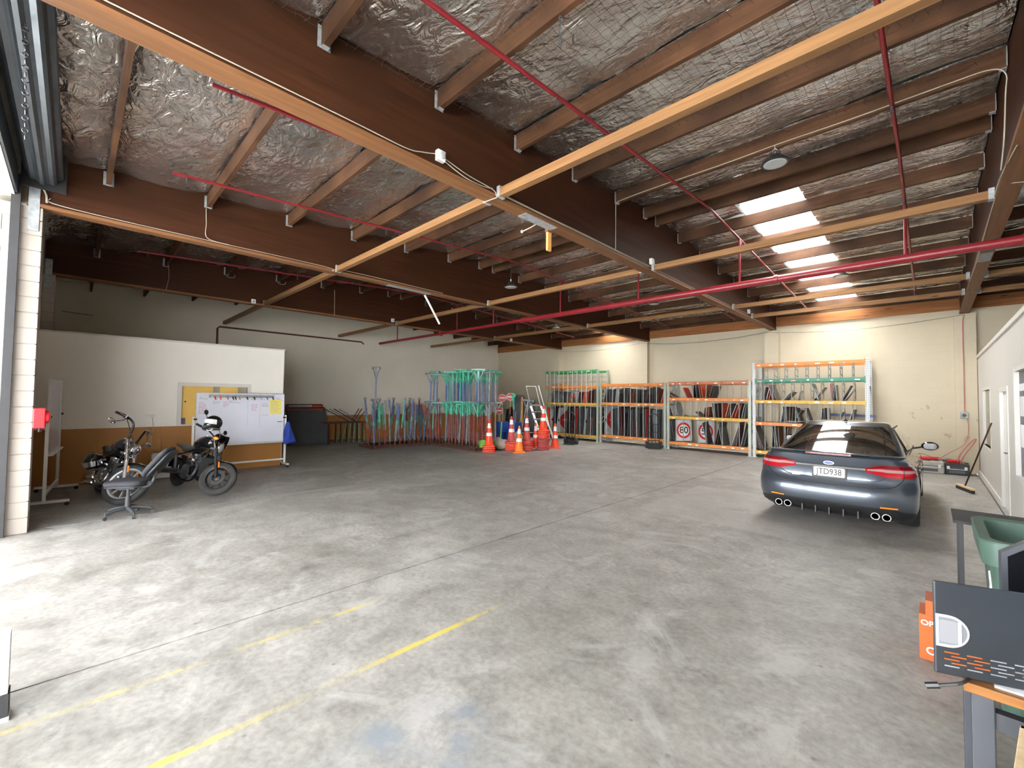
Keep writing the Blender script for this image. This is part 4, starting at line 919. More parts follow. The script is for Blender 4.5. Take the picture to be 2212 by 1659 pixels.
# second rack, of folded stands leaning in their sockets
bt2, socks2 = stand_base((-14.15, 8.72, 0), 3.05, 1.0, (-.36, .02, .38), 'rusty steel rack of folded sign stands against the ochre dado', rz=pi/2)
FOLD = {}
def folded(base, h, lo, hi, tilt, rz, label):
    t = thing('folded_stand', label, 'sign stand', (base[0], base[1], .10), rz, 'folded sign stands'); t.rotation_euler = (radians(tilt[0]), radians(tilt[1]), rz)
    k = (round(h,1), lo, hi)
    if k not in FOLD:
        a = MB().tube((0,0,0),(0,0,h*.55),.026,8).mesh('pole_lower',40); a.materials.append(M[lo])
        b = MB().tube((0,0,h*.55),(0,0,h),.030,8).mesh('pole_upper',40); b.materials.append(M[hi])
        c = MB().bar((.03,0,h*.35),(.05,0,h*.86),.03,.012).bar((-.03,0,h*.35),(-.045,0,h*.82),.03,.012).mesh('folded_arm'); c.materials.append(M['stand_green' if hi == 'stand_green' else 'stand_grey'])
        d = MB().box(-.05,.05,-.02,.02,h,h+.012).box(-.05,-.04,-.02,.02,h,h+.07).box(.04,.05,-.02,.02,h,h+.07).mesh('clamp'); d.materials.append(M['stand_grey'])
        e = MB().lathe([(.032,h*.50),(.032,h*.60)],8).mesh('collar'); e.materials.append(M['stand_green'])
        FOLD[k] = (('pole_lower',a),('pole_upper',b),('folded_arm',c),('clamp',d),('collar',e))
    for nm, me in FOLD[k]: obj(nm, me, None, t)
fl = {'stand_grey':'grey','stand_blue':'blue','stand_red':'red','stand_green':'green'}
for i, (x, y) in enumerate(socks2):
    if rn.random() < .08: continue
    lo = rn.choice(('stand_grey','stand_red','stand_red','stand_blue')); hi = rn.choice(('stand_blue','stand_grey','stand_red','stand_green','stand_blue'))
    folded((-14.15-y, 8.72+x), rn.choice((1.3,1.4,1.5,1.6)), lo, hi, (rn.uniform(-7,7), rn.uniform(-9,9)), rn.uniform(0,3), 'folded stand, %s base, %s top, %s from the office, %s' % (fl[lo], fl[hi], ORD[i % 15], ('row facing the car','middle row','row facing the dado')[i//15]))
y_stand((-13.78, 7.32), .10, 1.62, 'stand_grey', 'stand_grey', .34, .6, (0,0), 'grey sign stand at the near end of the low rack', 'tall grey stands')
y_stand((-13.78, 7.32), 1.73, 1.10, 'stand_blue', 'stand_grey', .30, .6, (0,0), 'tall thin stand with forked top rising above the low rack', 'tall grey stands')
# rusty trestle with leaning poles behind
t = thing('steel_trestle', 'rusty low trestle frame against the ochre dado', 'trestle', (-16.45, 7.35, 0))
MB().bar((0,-.85,.78),(0,.75,.78),.06,.05).bar((.45,-.85,.78),(.45,.75,.78),.06,.05).build('top_rail', 'rust', t)
for y in (-.7,-.25,.2,.62):
    MB().bar((0,y,0),(0,y,.76),.05,.05).build('leg', 'rust', t); MB().bar((.45,y,0),(.45,y,.76),.05,.05).build('leg', 'rust', t)
MB().bar((0,-.7,.1),(.45,.62,.1),.05,.04).build('foot_brace', 'rust', t)
for k, (y, dy, mt) in enumerate(((-.55,-.5,'rust'),(-.42,-.45,'stand_grey'),(-.3,-.4,'rust'),(-.15,-.35,'stand_grey'),(.05,.25,'rust'),(.15,.28,'rust'),(.3,.35,'rust'))):
    tag(MB().tube((-16.2, 7.55+y+(.5 if k < 4 else 0), .82), (-16.3, 7.55+y+dy+(.1 if k < 4 else .1), 1.30), .018, 8).build('steel_tube', mt), ('rust-brown' if mt == 'rust' else 'dull grey')+' steel tube leaning out of the low trestle, %s from the sign board' % ORD[k], 'tube', 'tubes on the trestle')
for k in range(6):
    tag(MB().bar((-16.05+.02*k, 6.95+.22*k, .02),(-16.15, 7.25+.16*k, .80),.025,.012).build('green_batten', 'stand_green'), 'thin green batten propped on the trestle, %s from the sign board' % ORD[k], 'batten', 'green legs on the trestle')
# orange padded sign crash board and dark panels in the low rack
t = thing('sign_board', 'dark grey sign board with red rim leaning on the wall', 'sign board', (-16.30, 6.05, 0)); lean = radians(-13)
Mx = RY(lean) @ T(0,0,0)
def panel(nm, x, y0, y1, z0, z1, mt, th=.012): MB().prism(rrect(y1-y0, z1-z0, .06, 4, (y0+y1)/2, (z0+z1)/2), 0, th, Mx @ T(x,0,0) @ RZ(pi/2) @ RX(pi/2)).build(nm, mt, t)
panel('back_board', -.03, -.72, .62, .0, 1.52, 'sign_maroon'); panel('reflective_band', -.008, -.66, .58, 1.36, 1.46, 'sign_orange', .004); panel('white_band', -.004, -.6, .2, 1.42, 1.445, 'sign_white', .003)
panel('middle_board', .012, -.68, .68, .0, 1.40, 'sign_dark'); panel('edge_strip', .026, -.66, .62, 1.275, 1.31, 'sign_orange', .004)
panel('front_board', .034, -.66, .70, 0, 1.28, 'board_grey')
t = thing('safety_vest', 'orange safety vest hung on the low stand rack', 'vest', (-14.98, 9.75, .86), radians(-25))
MB().grid(lambda u, v: (.06*sin(u*7)*v, -.32+.64*u+.04*sin(v*5), .62*(1-v)+.02*sin(u*9)), 14, 8).build('vest_cloth', 'sign_orange', t, smooth=60)
MB().box(.07,.075,-.2,-.14,.05,.6).box(.07,.075,.14,.2,.05,.6).build('reflective_tape', 'sign_white', t)
MB().tube((.05,-.4,.62),(.05,.4,.62),.012,6).tube((.05,-.4,.62),(.05,-.4,-.859),.012,6).tube((.05,.4,.62),(.05,.4,-.859),.012,6).build('hanger_rail', 'stand_grey', t)

# ---------------------------------------------------------------- traffic cones
CM = {}
def cone_parts(kind):
    if kind in CM: return CM[kind]
    mt = {'o':'cone_orange','f':'cone_faded','b':'cone_bright'}[kind]
    H_ = .90 if kind != 'b' else .88
    def r(z): return .145-(.145-.028)*(z-.05)/(H_-.05)
    body = MB().lathe([(.17,.045),(.155,.06),(r(.07),.075),(r(.3),.3),(r(.6),.6),(r(H_-.02),H_-.02),(.016,H_)], 20).mesh('cone_body', 50)
    body.materials.append(M[mt])
    bs = MB().loft([[(a*1,b*1,0) for a,b in rrect(.36,.36,.05,3)],[(a*1,b*1,.006) for a,b in rrect(.41,.41,.05,3)],[(a,b,.030) for a,b in rrect(.41,.41,.05,3)],[(a,b,.040) for a,b in rrect(.35,.35,.06,3)]])
    base = bs.mesh('cone_base', 40); base.materials.append(M[mt])
    bands = []
    for z0, z1 in ((.36,.47),(.62,.78)):
        b = MB().lathe([(r(z0)+.003,z0),(r(z1)+.003,z1)], 20).mesh('reflective_band', 50); b.materials.append(M['cone_band']); bands.append(b)
    CM[kind] = (body, base, bands); return CM[kind]
def cone(x, y, z, kind, label, group, rz=0, full=True):
    t = thing('traffic_cone', label, 'traffic cone', (x, y, z), rz, group); body, base, bands = cone_parts(kind)
    obj('cone_base', base, None, t)
    obj('cone_body', body, None, t)
    if full:
        for b in bands: obj('reflective_band', b, None, t)
    return t
def stack(x, y, kinds, lab, grp, pitch=.055):
    for k, c in enumerate(kinds):
        top = k == len(kinds)-1
        cone(x, y, .001+k*(pitch), c, ('topmost cone of '+lab) if top else ('%s cone from the floor in %s' % (ORD[k], lab)), grp, .75+.04*((k*7) % 5-2), full=top)
stack(-10.55, 9.72, 'oooo', 'the low stack before the stand rack', 'low cone stack')
stack(-10.28, 10.50, 'foooof', 'the short faded stack by the blue drums', 'short faded cone stack')
stack(-9.90, 10.86, 'ffoffof', 'the faded stack behind the single orange cone', 'faded cone stack behind')
stack(-9.80, 11.62, 'ffffffffooff'[:9]+'oooo'[:3]+'o', 'the tallest cone stack', 'tallest cone stack', .054)
cone(-9.76, 10.34, .001, 'b', 'single bright orange cone standing in front of the stacks', 'single cones', .8)
cone(-10.36, 11.86, .001, 'o', 'single red-orange cone half hidden behind the stacks', 'single cones', .6)
cone(-9.80, 12.28, .001, 'o', 'single red-orange cone beside the ladder foot', 'single cones', .7)

# ---------------------------------------------------------------- platform ladder
t = thing('platform_ladder', 'aluminium platform step ladder with a tall handrail', 'ladder', (-11.3, 12.8, 0), radians(-18))
for s in (-.28, .28):
    MB().bar((1.25, s, 0), (.12, s*.82, 1.52), .08, .035).build('front_rail', 'alu', t); MB().tube((-.55, s*1.15, 0), (-.2, s*.82, 1.50), .022, 8).build('rear_leg', 'alu', t)
    MB().tube((.12, s*.82, 1.5), (-.25, s*.8, 2.28), .018, 8).build('handrail_post', 'alu', t)
for k in range(5): 
    f = (k+.7)/5.6; MB().box(1.25-1.13*f-.06, 1.25-1.13*f+.06, -.27, .27, 1.52*f-.015, 1.52*f+.015).build('step', 'alu', t)
MB().box(-.28, .16, -.27, .27, 1.50, 1.55).build('platform', 'alu', t)
MB().tube((-.25,-.23,2.28),(-.25,.23,2.28),.018,8).build('handrail_top', 'alu', t)
MB().tube((-.45,-.30,.4),(-.45,.30,.4),.015,8).build('rear_brace', 'alu', t)
tag(MB().tube((-11.0,12.72,2.3),(-9.98,12.50,.02),.017,8).build('long_pole','frame_white'), 'long white pole leaning across the ladder', 'pole')
# ---------------------------------------------------------------- drums of tools and odds and ends behind
def drum(x, y, label):
    t = thing('plastic_drum', label, 'drum', (x, y, 0))
    MB().lathe([(.25,0),(.28,.03),(.285,.40),(.295,.42),(.285,.44),(.285,.80),(.27,.83),(.245,.83),(.245,.06),(.01,.06)], 24).build('drum_shell', 'drum_blue', t, smooth=40)
    MB().torus(.285, .012, 24, 6, T(0,0,.60)).build('drum_hoop', 'drum_blue', t, smooth=60)
    return t
drum(-12.72, 12.40, 'blue plastic drum full of tools beside the sign stands'); drum(-12.0, 12.45, 'blue plastic drum full of tools nearer the ladder')
for k, (dx, dy, mt, h, nm, cat) in enumerate(((-.1,.05,'wood_plain',1.35,'wooden tool handle standing in the first blue drum','handle'),(.08,-.05,'wood_plain',1.2,'shorter wooden tool handle standing in the first blue drum','handle'),(.0,.12,'stand_grey',1.5,'grey tool handle standing in the first blue drum','handle'),(.12,.08,'cable_dark',1.3,'black tool handle standing in the first blue drum','handle'))):
    tag(MB().tube((-12.72+dx,12.40+dy,.06),(-12.72+dx*2.2,12.40+dy*2.2,h),.016,8).build('long_stick',mt), nm, cat, 'handles in the first drum')
for k, (dx, dy, mt, h) in enumerate(((.1,.05,'alu',1.3),(-.08,.1,'wood_plain',1.25),(.0,-.12,'cable_dark',1.15))):
    tag(MB().tube((-12.0+dx,12.45+dy,.06),(-12.0+dx*2.4,12.45+dy*2.4,h),.016,8).build('long_stick',mt), {'alu':'silver','wood_plain':'wooden','cable_dark':'black'}[mt]+' tool handle standing in the second blue drum', 'handle')
def paddle(x, y, z, label):
    t = thing('stop_paddle', label, 'sign', (x, y, z), radians(45))
    Mx = T(0,0,.0) @ RX(pi/2)
    MB().prism([(.17*cos(a*pi/4+pi/8), .17*sin(a*pi/4+pi/8)) for a in range(8)], -.004, .004, Mx).build('paddle_plate', 'sign_white', t)
    MB().prism([(.155*cos(a*pi/4+pi/8), .155*sin(a*pi/4+pi/8)) for a in range(8)], .004, .006, Mx).build('red_face', 'sign_red', t)
    MB().box(-.11,.11,-.022,.022,.006,.0075,Mx).build('white_bar', 'frame_white', t)
    MB().tube((0,.01,-.1),(0,.01,-z+.06),.014,8).build('handle', 'wood_plain', t)
paddle(-12.62, 12.15, 1.28, 'red and white stop paddle standing in the first drum')
paddle(-12.45, 12.62, 1.85, 'red and white stop paddle raised above the lower tier')
paddle(-12.85, 12.55, 1.80, 'red and white stop paddle beside the raised one')
y_stand((-11.55, 12.0), .0, 1.98, 'stand_blue', 'stand_green', .55, -.6, (4,6), 'green-topped stand leaning beside the blue drums', 'loose stands')
y_stand((-11.3, 12.3), .0, 1.75, 'stand_grey', 'stand_grey', .46, .9, (-3,4), 'grey stand leaning beside the blue drums', 'loose stands')
def case_panel(x, y, h, w_, rz, mt, label):
    t = thing('sign_case', label, 'case', (x, y, 0), rz)
    MB().prism(rrect(w_, h, .08, 5, 0, h/2), -.05, .05, RX(pi/2)).build('case_shell', mt, t, bevel=.008)
    MB().prism(rrect(w_*.28, .22, .02, 3, .05, h-.45), .051, .055, RX(pi/2)).build('paper_label', 'paper_white', t)
    MB().prism(rrect(w_*.7, h*.85, .05, 4, 0, h/2), .05, .058, RX(pi/2)).build('raised_panel', mt, t)
case_panel(-13.8, 14.6, 1.95, .55, radians(40), 'black_plastic', 'tall black plastic case leaning near the back corner')
case_panel(-13.25, 14.75, 1.75, .45, radians(42), 'black_plastic', 'shorter black plastic case behind the tall one')
tag(MB().box(-13.24,-13.17,14.1,14.16,0,1.85).build('timber_post','strap',bevel=.004), 'upright orange timber post beside the black cases', 'post')
tag(MB().bar((-12.05,11.7,.0),(-12.3,12.0,.85),.05,.03).build('lime_plank','lime'), 'lime green plank leaning at the end of the stand rack', 'plank')
def sackobj(x, y, r, mt, label, sd):
    m = MB().ball((0,0,r[2]), r, 16, 10); m.v = [(p[0]+.05*noise.noise(Vector((p[0]*6+sd,p[1]*6,p[2]*6))), p[1]+.05*noise.noise(Vector((p[0]*6,p[1]*6+sd,p[2]*6))), max(0, p[2]*(1+.35*noise.noise(Vector((p[0]*4,p[1]*4,sd)))))) for p in m.v]
    tag(m.build('sand_bag', mt, smooth=80, loc=(x, y, 0)), label, 'sandbag')
sackobj(-11.0, 9.95, (.42,.20,.16), 'lime', 'lime green sack slumped in the stand rack', 1); sackobj(-10.72, 10.42, (.30,.22,.20), 'sack', 'beige sack slumped at the rack corner', 2)
sackobj(-10.9, 11.35, (.35,.28,.26), 'sack', 'pale sack heaped behind the cones', 3); sackobj(-10.62, 12.5, (.36,.28,.30), 'sack', 'pale sack heaped below the ladder', 4); sackobj(-11.3, 10.75, (.25,.2,.14), 'lime', 'small lime green sack beside the drums', 5)
# more signs stacked upright in the back corner
for k in range(7):
    o = sign(-15.4+.26*k, .0, .6, 1.25+.1*(k % 3), -4+2*(k % 4), ('sign_dark','sign_maroon','sign_back')[k % 3], None, {'sign_dark':'near-black','sign_maroon':'dark maroon','sign_back':'dark grey'}[('sign_dark','sign_maroon','sign_back')[k % 3]]+' sign stacked upright in the back corner, %s from the cream end wall' % ORD[k], 'signs in the back corner', y=15.6)

# ---------------------------------------------------------------- hand trolleys
def trolley(x, y, rz, label):
    t = thing('hand_trolley', label, 'trolley', (x, y, 0), rz)
    MB().path(curve([(-.2,.05,.12),(-.2,.02,.9),(-.17,-.02,1.18),(0,-.06,1.28),(.17,-.02,1.18),(.2,.02,.9),(.2,.05,.12)], 6), .016, 8).build('handle_frame', 'black_plastic', t, smooth=60)
    for z in (.3,.6,.9): MB().tube((-.2,.03,z),(.2,.03,z),.012,6).build('cross_bar', 'black_plastic', t)
    MB().tube((-.06,.03,.12),(-.06,.03,.9),.010,6).tube((.06,.03,.12),(.06,.03,.9),.010,6).build('centre_bar', 'black_plastic', t)
    MB().box(-.22,.22,-.24,.05,.015,.03).box(-.22,.22,.04,.055,.015,.2).build('toe_plate', 'black_matte', t)
    MB().tube((-.28,.12,.13),(.28,.12,.13),.012,8).build('axle', 'dark_metal', t)
    for s in (-1,1):
        MB().torus(.095,.038,20,8,T(s*.25,.12,.134) @ RY(pi/2)).build('tyre', 'rubber', t, smooth=60)
        MB().lathe([(.066,-.02),(.066,.022),(.02,.036)], 14, T(s*.25,.12,.134) @ RY(s*pi/2)).build('wheel_hub', 'galv', t, smooth=40)
trolley(-10.22, 13.75, radians(15), 'black hand trolley in front of the green-topped rack')
trolley(-7.34, 15.02, radians(35), 'black hand trolley at the corner of the orange rack')
# ---------------------------------------------------------------- dark blue-grey sedan seen from behind (local: +y forward, rear bumper at y=0)
car = thing('sedan_car', 'dark blue-grey metallic sedan parked facing the sign racks', 'car', (-1.055, 7.48, 0))
def lerp_tab(tab, z):
    if z <= tab[0][0]: return tab[0][1]
    for (a, p), (b, q) in zip(tab, tab[1:]):
        if z <= b:
            t = (z-a)/(b-a); t = t*t*(3-2*t); return p+(q-p)*t
    return tab[-1][1]
REAR = [(.20,.17),(.27,.075),(.36,.02),(.46,.0),(.57,.005),(.63,.04),(.70,.085),(.80,.085),(.90,.065),(.97,.045),(1.02,.035),(1.06,.06)]
WID = [(.18,.845),(.28,.90),(.42,.928),(.60,.934),(.76,.925),(.88,.895),(.97,.845),(1.02,.80),(1.06,.76)]
FRO = [(.20,4.80),(.35,4.90),(.55,4.92),(.70,4.82),(.80,4.60),(.9,4.35),(1.06,4.2)]
def half_outline(z, nr=26):
    """right half of the plan outline at height z: rear centre -> side -> front centre, as (x, y)"""
    w = lerp_tab(WID, z); yr = lerp_tab(REAR, z); yf = lerp_tab(FRO, z); R = .40; p = 3.4; out = []
    for i in range(nr+1):
        s = sin(pi/2*i/nr); x = w*s
        out.append((x, yr+R*(1-max(0, 1-s**p)**(1/p))*.92+.05*s*s))
    y0 = out[-1][1]
    for k in range(1, 10):
        y = y0+(yf-.75-y0)*k/10; b = 1-.02*(2*k/10-1)**2
        out.append((w*b, y))
    for i in range(nr, -1, -1):
        s = sin(pi/2*i/nr); out.append((w*.98*s, yf-.75*(1-max(0, 1-s**2.5)**(1/2.5))))
    return out
def arc(z):
    pts = half_outline(z); L = [0]
    for a, b in zip(pts, pts[1:]): L.append(L[-1]+sqrt((a[0]-b[0])**2+(a[1]-b[1])**2))
    return pts, L
def bodypt(q, z, off=0.0):
    """point on the shell at signed arc length q from the rear centre line"""
    pts, L = arc(z); s = abs(q); k = 0
    while k < len(L)-2 and L[k+1] < s: k += 1
    t = (s-L[k])/max(1e-6, L[k+1]-L[k]); a, b = pts[k], pts[k+1]
    x = a[0]+(b[0]-a[0])*t; y = a[1]+(b[1]-a[1])*t
    tx, ty = b[0]-a[0], b[1]-a[1]; l = sqrt(tx*tx+ty*ty) or 1; nx, ny = ty/l, -tx/l
    sg = 1 if q >= 0 else -1
    return Vector((sg*(x+nx*off), y+ny*off, z))
def patch(q0, q1, lo, hi, off, nu=18, nv=6, th=.0):
    def fn(u, v):
        q = q0+(q1-q0)*u; a = lo(q) if callable(lo) else lo; b = hi(q) if callable(hi) else hi
        return tuple(bodypt(q, a+(b-a)*v, off))
    return MB().grid(fn, nu, nv)
def ztop(y):   # deck / belt / bonnet height
    return lerp_tab([(0,1.045),(.5,1.05),(1.0,1.0),(2.0,.965),(3.2,.955),(3.7,.95),(4.3,.86),(4.95,.72)], y)
zs = [.20,.24,.28,.33,.38,.44,.50,.56,.60,.63,.66,.70,.75,.80,.85,.90,.95,.99,1.02,1.045]
rings = []
for z in zs:
    h = half_outline(z); ring = [(x, y) for x, y in h]+[(-x, y) for x, y in h[-2:0:-1]]
    zz = [(z-.20)/(1.045-.20)]
    rings.append([(x, y, .20+(ztop(y)-.20)*zz[0]) for x, y in ring])
sh = MB().loft(rings, cap=True)
shell = sh.build('body_shell', 'car_paint', car, smooth=38)
# wheel arches cut out of the shell
cut = MB()
for yy in (1.12, 3.94):
    for s in (-1, 1): cut.tube((s*.62, yy, .33), (s*1.1, yy, .33), .375, 28)
cut.build('arch_cutter', 'car_trim', car)
cutter = car.children[-1] if False else bpy.data.objects[[o.name for o in bpy.data.objects if o.name.startswith('arch_cutter')][0]]
bm_ = bmesh.new(); bm_.from_mesh(shell.data); bm_.free()
md = shell.modifiers.new('arches', 'BOOLEAN'); md.object = cutter; md.operation = 'DIFFERENCE'; md.solver = 'EXACT'
dg = bpy.context.evaluated_depsgraph_get(); me_new = bpy.data.meshes.new_from_object(shell.evaluated_get(dg)); shell.modifiers.clear(); shell.data = me_new
bpy.data.objects.remove(cutter)
# greenhouse
def gh_half(t, nr=20):
    """t 0..1 from belt to roof edge"""
    z = .985+(1.425-.985)*t
    w = .80-.20*t-.03*t*t; yr = .60+1.03*t+.10*t*t; yf = 3.78-.98*t-.05*t*t; R = .20; out = []
    for i in range(nr+1):
        s = sin(pi/2*i/nr); out.append((w*s, yr+R*(1-max(0, 1-s**3.4)**(1/3.4))+.07*s*s))
    y0 = out[-1][1]
    for k in range(1, 8): out.append((w*(1+.015*sin(pi*k/8)), y0+(yf-.3-y0)*k/8))
    for i in range(nr, -1, -1):
        s = sin(pi/2*i/nr); out.append((w*s, yf-.3*(1-max(0, 1-s**2.6)**(1/2.6))))
    return out, z
def ghpt(q, t, off=0.0):
    pts, z = gh_half(t); L = [0]
    for a, b in zip(pts, pts[1:]): L.append(L[-1]+sqrt((a[0]-b[0])**2+(a[1]-b[1])**2))
    s = abs(q)*L[-1]; k = 0
    while k < len(L)-2 and L[k+1] < s: k += 1
    f = (s-L[k])/max(1e-6, L[k+1]-L[k]); a, b = pts[k], pts[k+1]; x = a[0]+(b[0]-a[0])*f; y = a[1]+(b[1]-a[1])*f
    tx, ty = b[0]-a[0], b[1]-a[1]; l = sqrt(tx*tx+ty*ty) or 1
    return ((1 if q >= 0 else -1)*(x+ty/l*off), y-tx/l*off, z+off*.5)
rings = []
for k in range(11):
    h, z = gh_half(k/10); rings.append([(x, y, z-(.06 if k == 0 else 0)) for x, y in h]+[(-x, y, z-(.06 if k == 0 else 0)) for x, y in h[-2:0:-1]])
for sc_, dz in ((.94,.018),(.82,.030),(.6,.040),(.3,.046),(.05,.048)):
    h, z = gh_half(1); cy = 2.27; rings.append([(x*sc_, cy+(y-cy)*sc_, z+dz) for x, y in h]+[(-x*sc_, cy+(y-cy)*sc_, z+dz) for x, y in h[-2:0:-1]])
MB().loft(rings).build('roof_shell', 'car_paint', car, smooth=45)
# glass
def ghpatch(q0, q1, t0, t1, off=.004, nu=16, nv=8):
    f0 = q0 if callable(q0) else (lambda t: q0); f1 = q1 if callable(q1) else (lambda t: q1)
    return MB().grid(lambda u, v: ghpt(f0(t0+(t1-t0)*v)+(f1(t0+(t1-t0)*v)-f0(t0+(t1-t0)*v))*u, t0+(t1-t0)*v, off), nu, nv)
def qx(frac):   # arc fraction whose x is frac of the half width, per t
    def f(t):
        pts, z = gh_half(t); L = [0]; tgt = frac*max(p[0] for p in pts[:21])
        for a, b in zip(pts, pts[1:]): L.append(L[-1]+sqrt((a[0]-b[0])**2+(a[1]-b[1])**2))
        for k in range(20):
            if pts[k+1][0] >= tgt: return (L[k]+(tgt-pts[k][0])/(pts[k+1][0]-pts[k][0])*(L[k+1]-L[k]))/L[-1]
        return .2
    return f
qr = qx(.91)
MB().grid(lambda u, v: ghpt(qr(.04+.88*v)*(2*u-1), .04+.88*v, .005), 28, 10).build('rear_window', 'car_glass', car, smooth=80, fixn=False)
for s in (-1, 1):
    def side(ya, yb, t0, t1):
        """window between two y positions on the flank"""
        def fn(u, v):
            t = t0+(t1-t0)*v; pts, z = gh_half(t); y = ya(t)+(yb(t)-ya(t))*u
            w = max(p[0] for p in pts); return (s*(w*1.012+.003), y, z+.002)
        return MB().grid(fn, 8, 4)
    side(lambda t: 1.25+.62*t, lambda t: 2.12+.0*t, .10, .86).build('rear_side_window', 'car_glass', car, smooth=60, fixn=False)
    side(lambda t: 2.18, lambda t: 3.30-.55*t, .10, .86).build('front_side_window', 'car_glass', car, smooth=60, fixn=False)
    side(lambda t: 1.16+.64*t, lambda t: 3.36-.55*t, .04, .09).build('belt_moulding', 'car_trim', car, fixn=False)
    side(lambda t: 1.20+.63*t, lambda t: 3.34-.55*t, .87, .92).build('window_surround', 'car_trim', car, fixn=False)
    # mirrors
    m = MB().ball((s*1.03, 3.02, 1.04), (.115,.06,.075), 16, 10); m.v = [(p[0], p[1]+.02*(p[2]-1.04), p[2]) for p in m.v]
    mir = m.build('door_mirror', 'black_gloss', car, smooth=80); MB().bar((s*.80, 3.05, .98), (s*.95, 3.03, 1.02), .05, .03).build('mirror_arm', 'car_trim', mir)
    MB().prism(rrect(.17,.10,.045,4), 0, .004, T(s*1.03, 2.955, 1.04) @ RX(pi/2)).build('mirror_glass', 'black_gloss', mir)
    # door handles and shut lines
    for ya in (1.62, 2.75): MB().cbox((s*.915, ya, .80), (.03,.16,.025)).build('door_handle', 'car_paint', car, bevel=.006)
    for ya in (1.28, 2.15, 3.35): MB().path([(s*(lerp_tab(WID, z)*.995+.001), ya, z) for z in (.33,.45,.6,.75,.86)], .003, 4).build('door_shut_line', 'car_trim', car)
# tail lamps: dark red upper, clear strip, red lower, wrapping round the corner
def lamp(s):
    qa, qb = .40, 1.12   # inner tip .. round the corner on the flank
    lo = lambda q: .785+.055*max(0, (.62-abs(q))/.22)+.045*max(0, (abs(q)-.85)/.27)
    hi = lambda q: .945-.045*max(0, (.56-abs(q))/.16)-.01*max(0, (abs(q)-.85)/.27)
    body = patch(s*qa, s*qb, lo, hi, .010, 30, 8).build('tail_lamp', 'lamp_red', car, smooth=80, fixn=False)
    patch(s*(qa+.02), s*1.0, lambda q: lo(q)+(hi(q)-lo(q))*.42, lambda q: lo(q)+(hi(q)-lo(q))*.66, .014, 24, 3).build('clear_lens', 'lamp_clear', body, smooth=80, fixn=False)
    patch(s*(qa+.01), s*1.08, lambda q: lo(q)+(hi(q)-lo(q))*.74, lambda q: hi(q)-.006, .013, 24, 3).build('upper_lens', 'lamp_dark', body, smooth=80, fixn=False)
    patch(s*.795, s*.802, lo, hi, .016, 2, 6).build('lens_split', 'car_trim', body, fixn=False)
lamp(1); lamp(-1)
# boot lid: shut lines, reflection strip, plate recess, badge, spoiler
for s in (-1, 1):
    pts = [(.80,.945),(.80,.80),(.76,.72),(.66,.655),(.50,.635),(.25,.630),(0,.628)]
    P_ = [bodypt(s*q, z, .002) for q, z in pts]; MB().path(curve(P_, 5), .0045, 5).build('boot_shut_line', 'car_trim', car)
    pts = [(.62,.785),(.56,.74),(.48,.715),(.36,.705),(.2,.70)]
    MB().path(curve([bodypt(s*q, z, .004) for q, z in pts], 5), .006, 5).build('boot_crease', 'car_paint', car, smooth=60)
patch(-.40, .40, .862, .886, .016, 20, 2).build('boot_reflection', 'chrome', car, smooth=60, fixn=False)  # bright strip modelled in place of a reflection across the boot
yb_ = bodypt(0, .78, 0).y
pltM = T(0, yb_-.022, .785) @ RX(pi/2)
MB().prism(rrect(.40,.165,.012,3), -.02, .0, pltM).build('plate_frame', 'car_trim', car)
pl_o = MB().prism(rrect(.36,.125,.015,4, 0, .008), .0, .004, pltM).build('number_plate', 'plate_white', car)
tx = textmesh('JTD938', .118, .0008); tx = xf(tx, pltM @ T(0,.008,.0052) @ Matrix.Diagonal((.80,1.0,1,1))); tx.build('plate_lettering', 'plate_ink', pl_o)
pts = [(.062*cos(2*pi*k/24), .026*sin(2*pi*k/24)) for k in range(24)]
bd = MB().prism(pts, 0, .008, T(0, bodypt(0,.925,0).y-.006, .925) @ RX(pi/2)).build('oval_badge', 'chrome', car, smooth=40); MB().prism([(a*.84, b*.78) for a, b in pts], .008, .0095, T(0, bodypt(0,.925,0).y-.006, .925) @ RX(pi/2)).build('badge_centre', 'lamp_dark' if False else 'stand_blue', bd)
MB().box(.50,.60,-.002,.003,-.01,.01, T(-.95, bodypt(-.4,.72,0).y-.012, .715)).build('model_badge', 'chrome', car)
# spoiler lip
def spl(u, v):
    x = (2*u-1)*.80; k = abs(x)/.80; y = -.03+.18*k**3+.30*v-.0*k; prof = sin(pi*min(1, v*1.0)); z = 1.055+.028*(1-v)-.012*k*k
    return (x, y, z+.010*prof)
top = MB().grid(spl, 24, 6); n0 = len(top.v)
bot = MB().grid(lambda u, v: (spl(u,v)[0]*.99, spl(u,v)[1]+.008, spl(u,v)[2]-.018-.012*v), 24, 6)
top.add(bot.v, bot.f)
edge = [((i)*(7), (i+1)*7, n0+(i+1)*7, n0+i*7) for i in range(24)]; top.f += edge
top.f += [(i, i+1, n0+i+1, n0+i) for i in range(6)]+[(24*7+i, 24*7+i+1, n0+24*7+i+1, n0+24*7+i) for i in range(6)]
top.build('boot_spoiler', 'car_paint', car, smooth=50)
MB().grid(lambda u, v: ((2*u-1)*.26, -.034+.18*(abs(2*u-1)*.33)**3, 1.047+.022*v), 10, 2).build('brake_light', 'lamp_dark', car, fixn=False)
MB().box(-.26,.26,-.028,.02,1.045,1.07).build('brake_light_housing', 'lamp_dark', car)
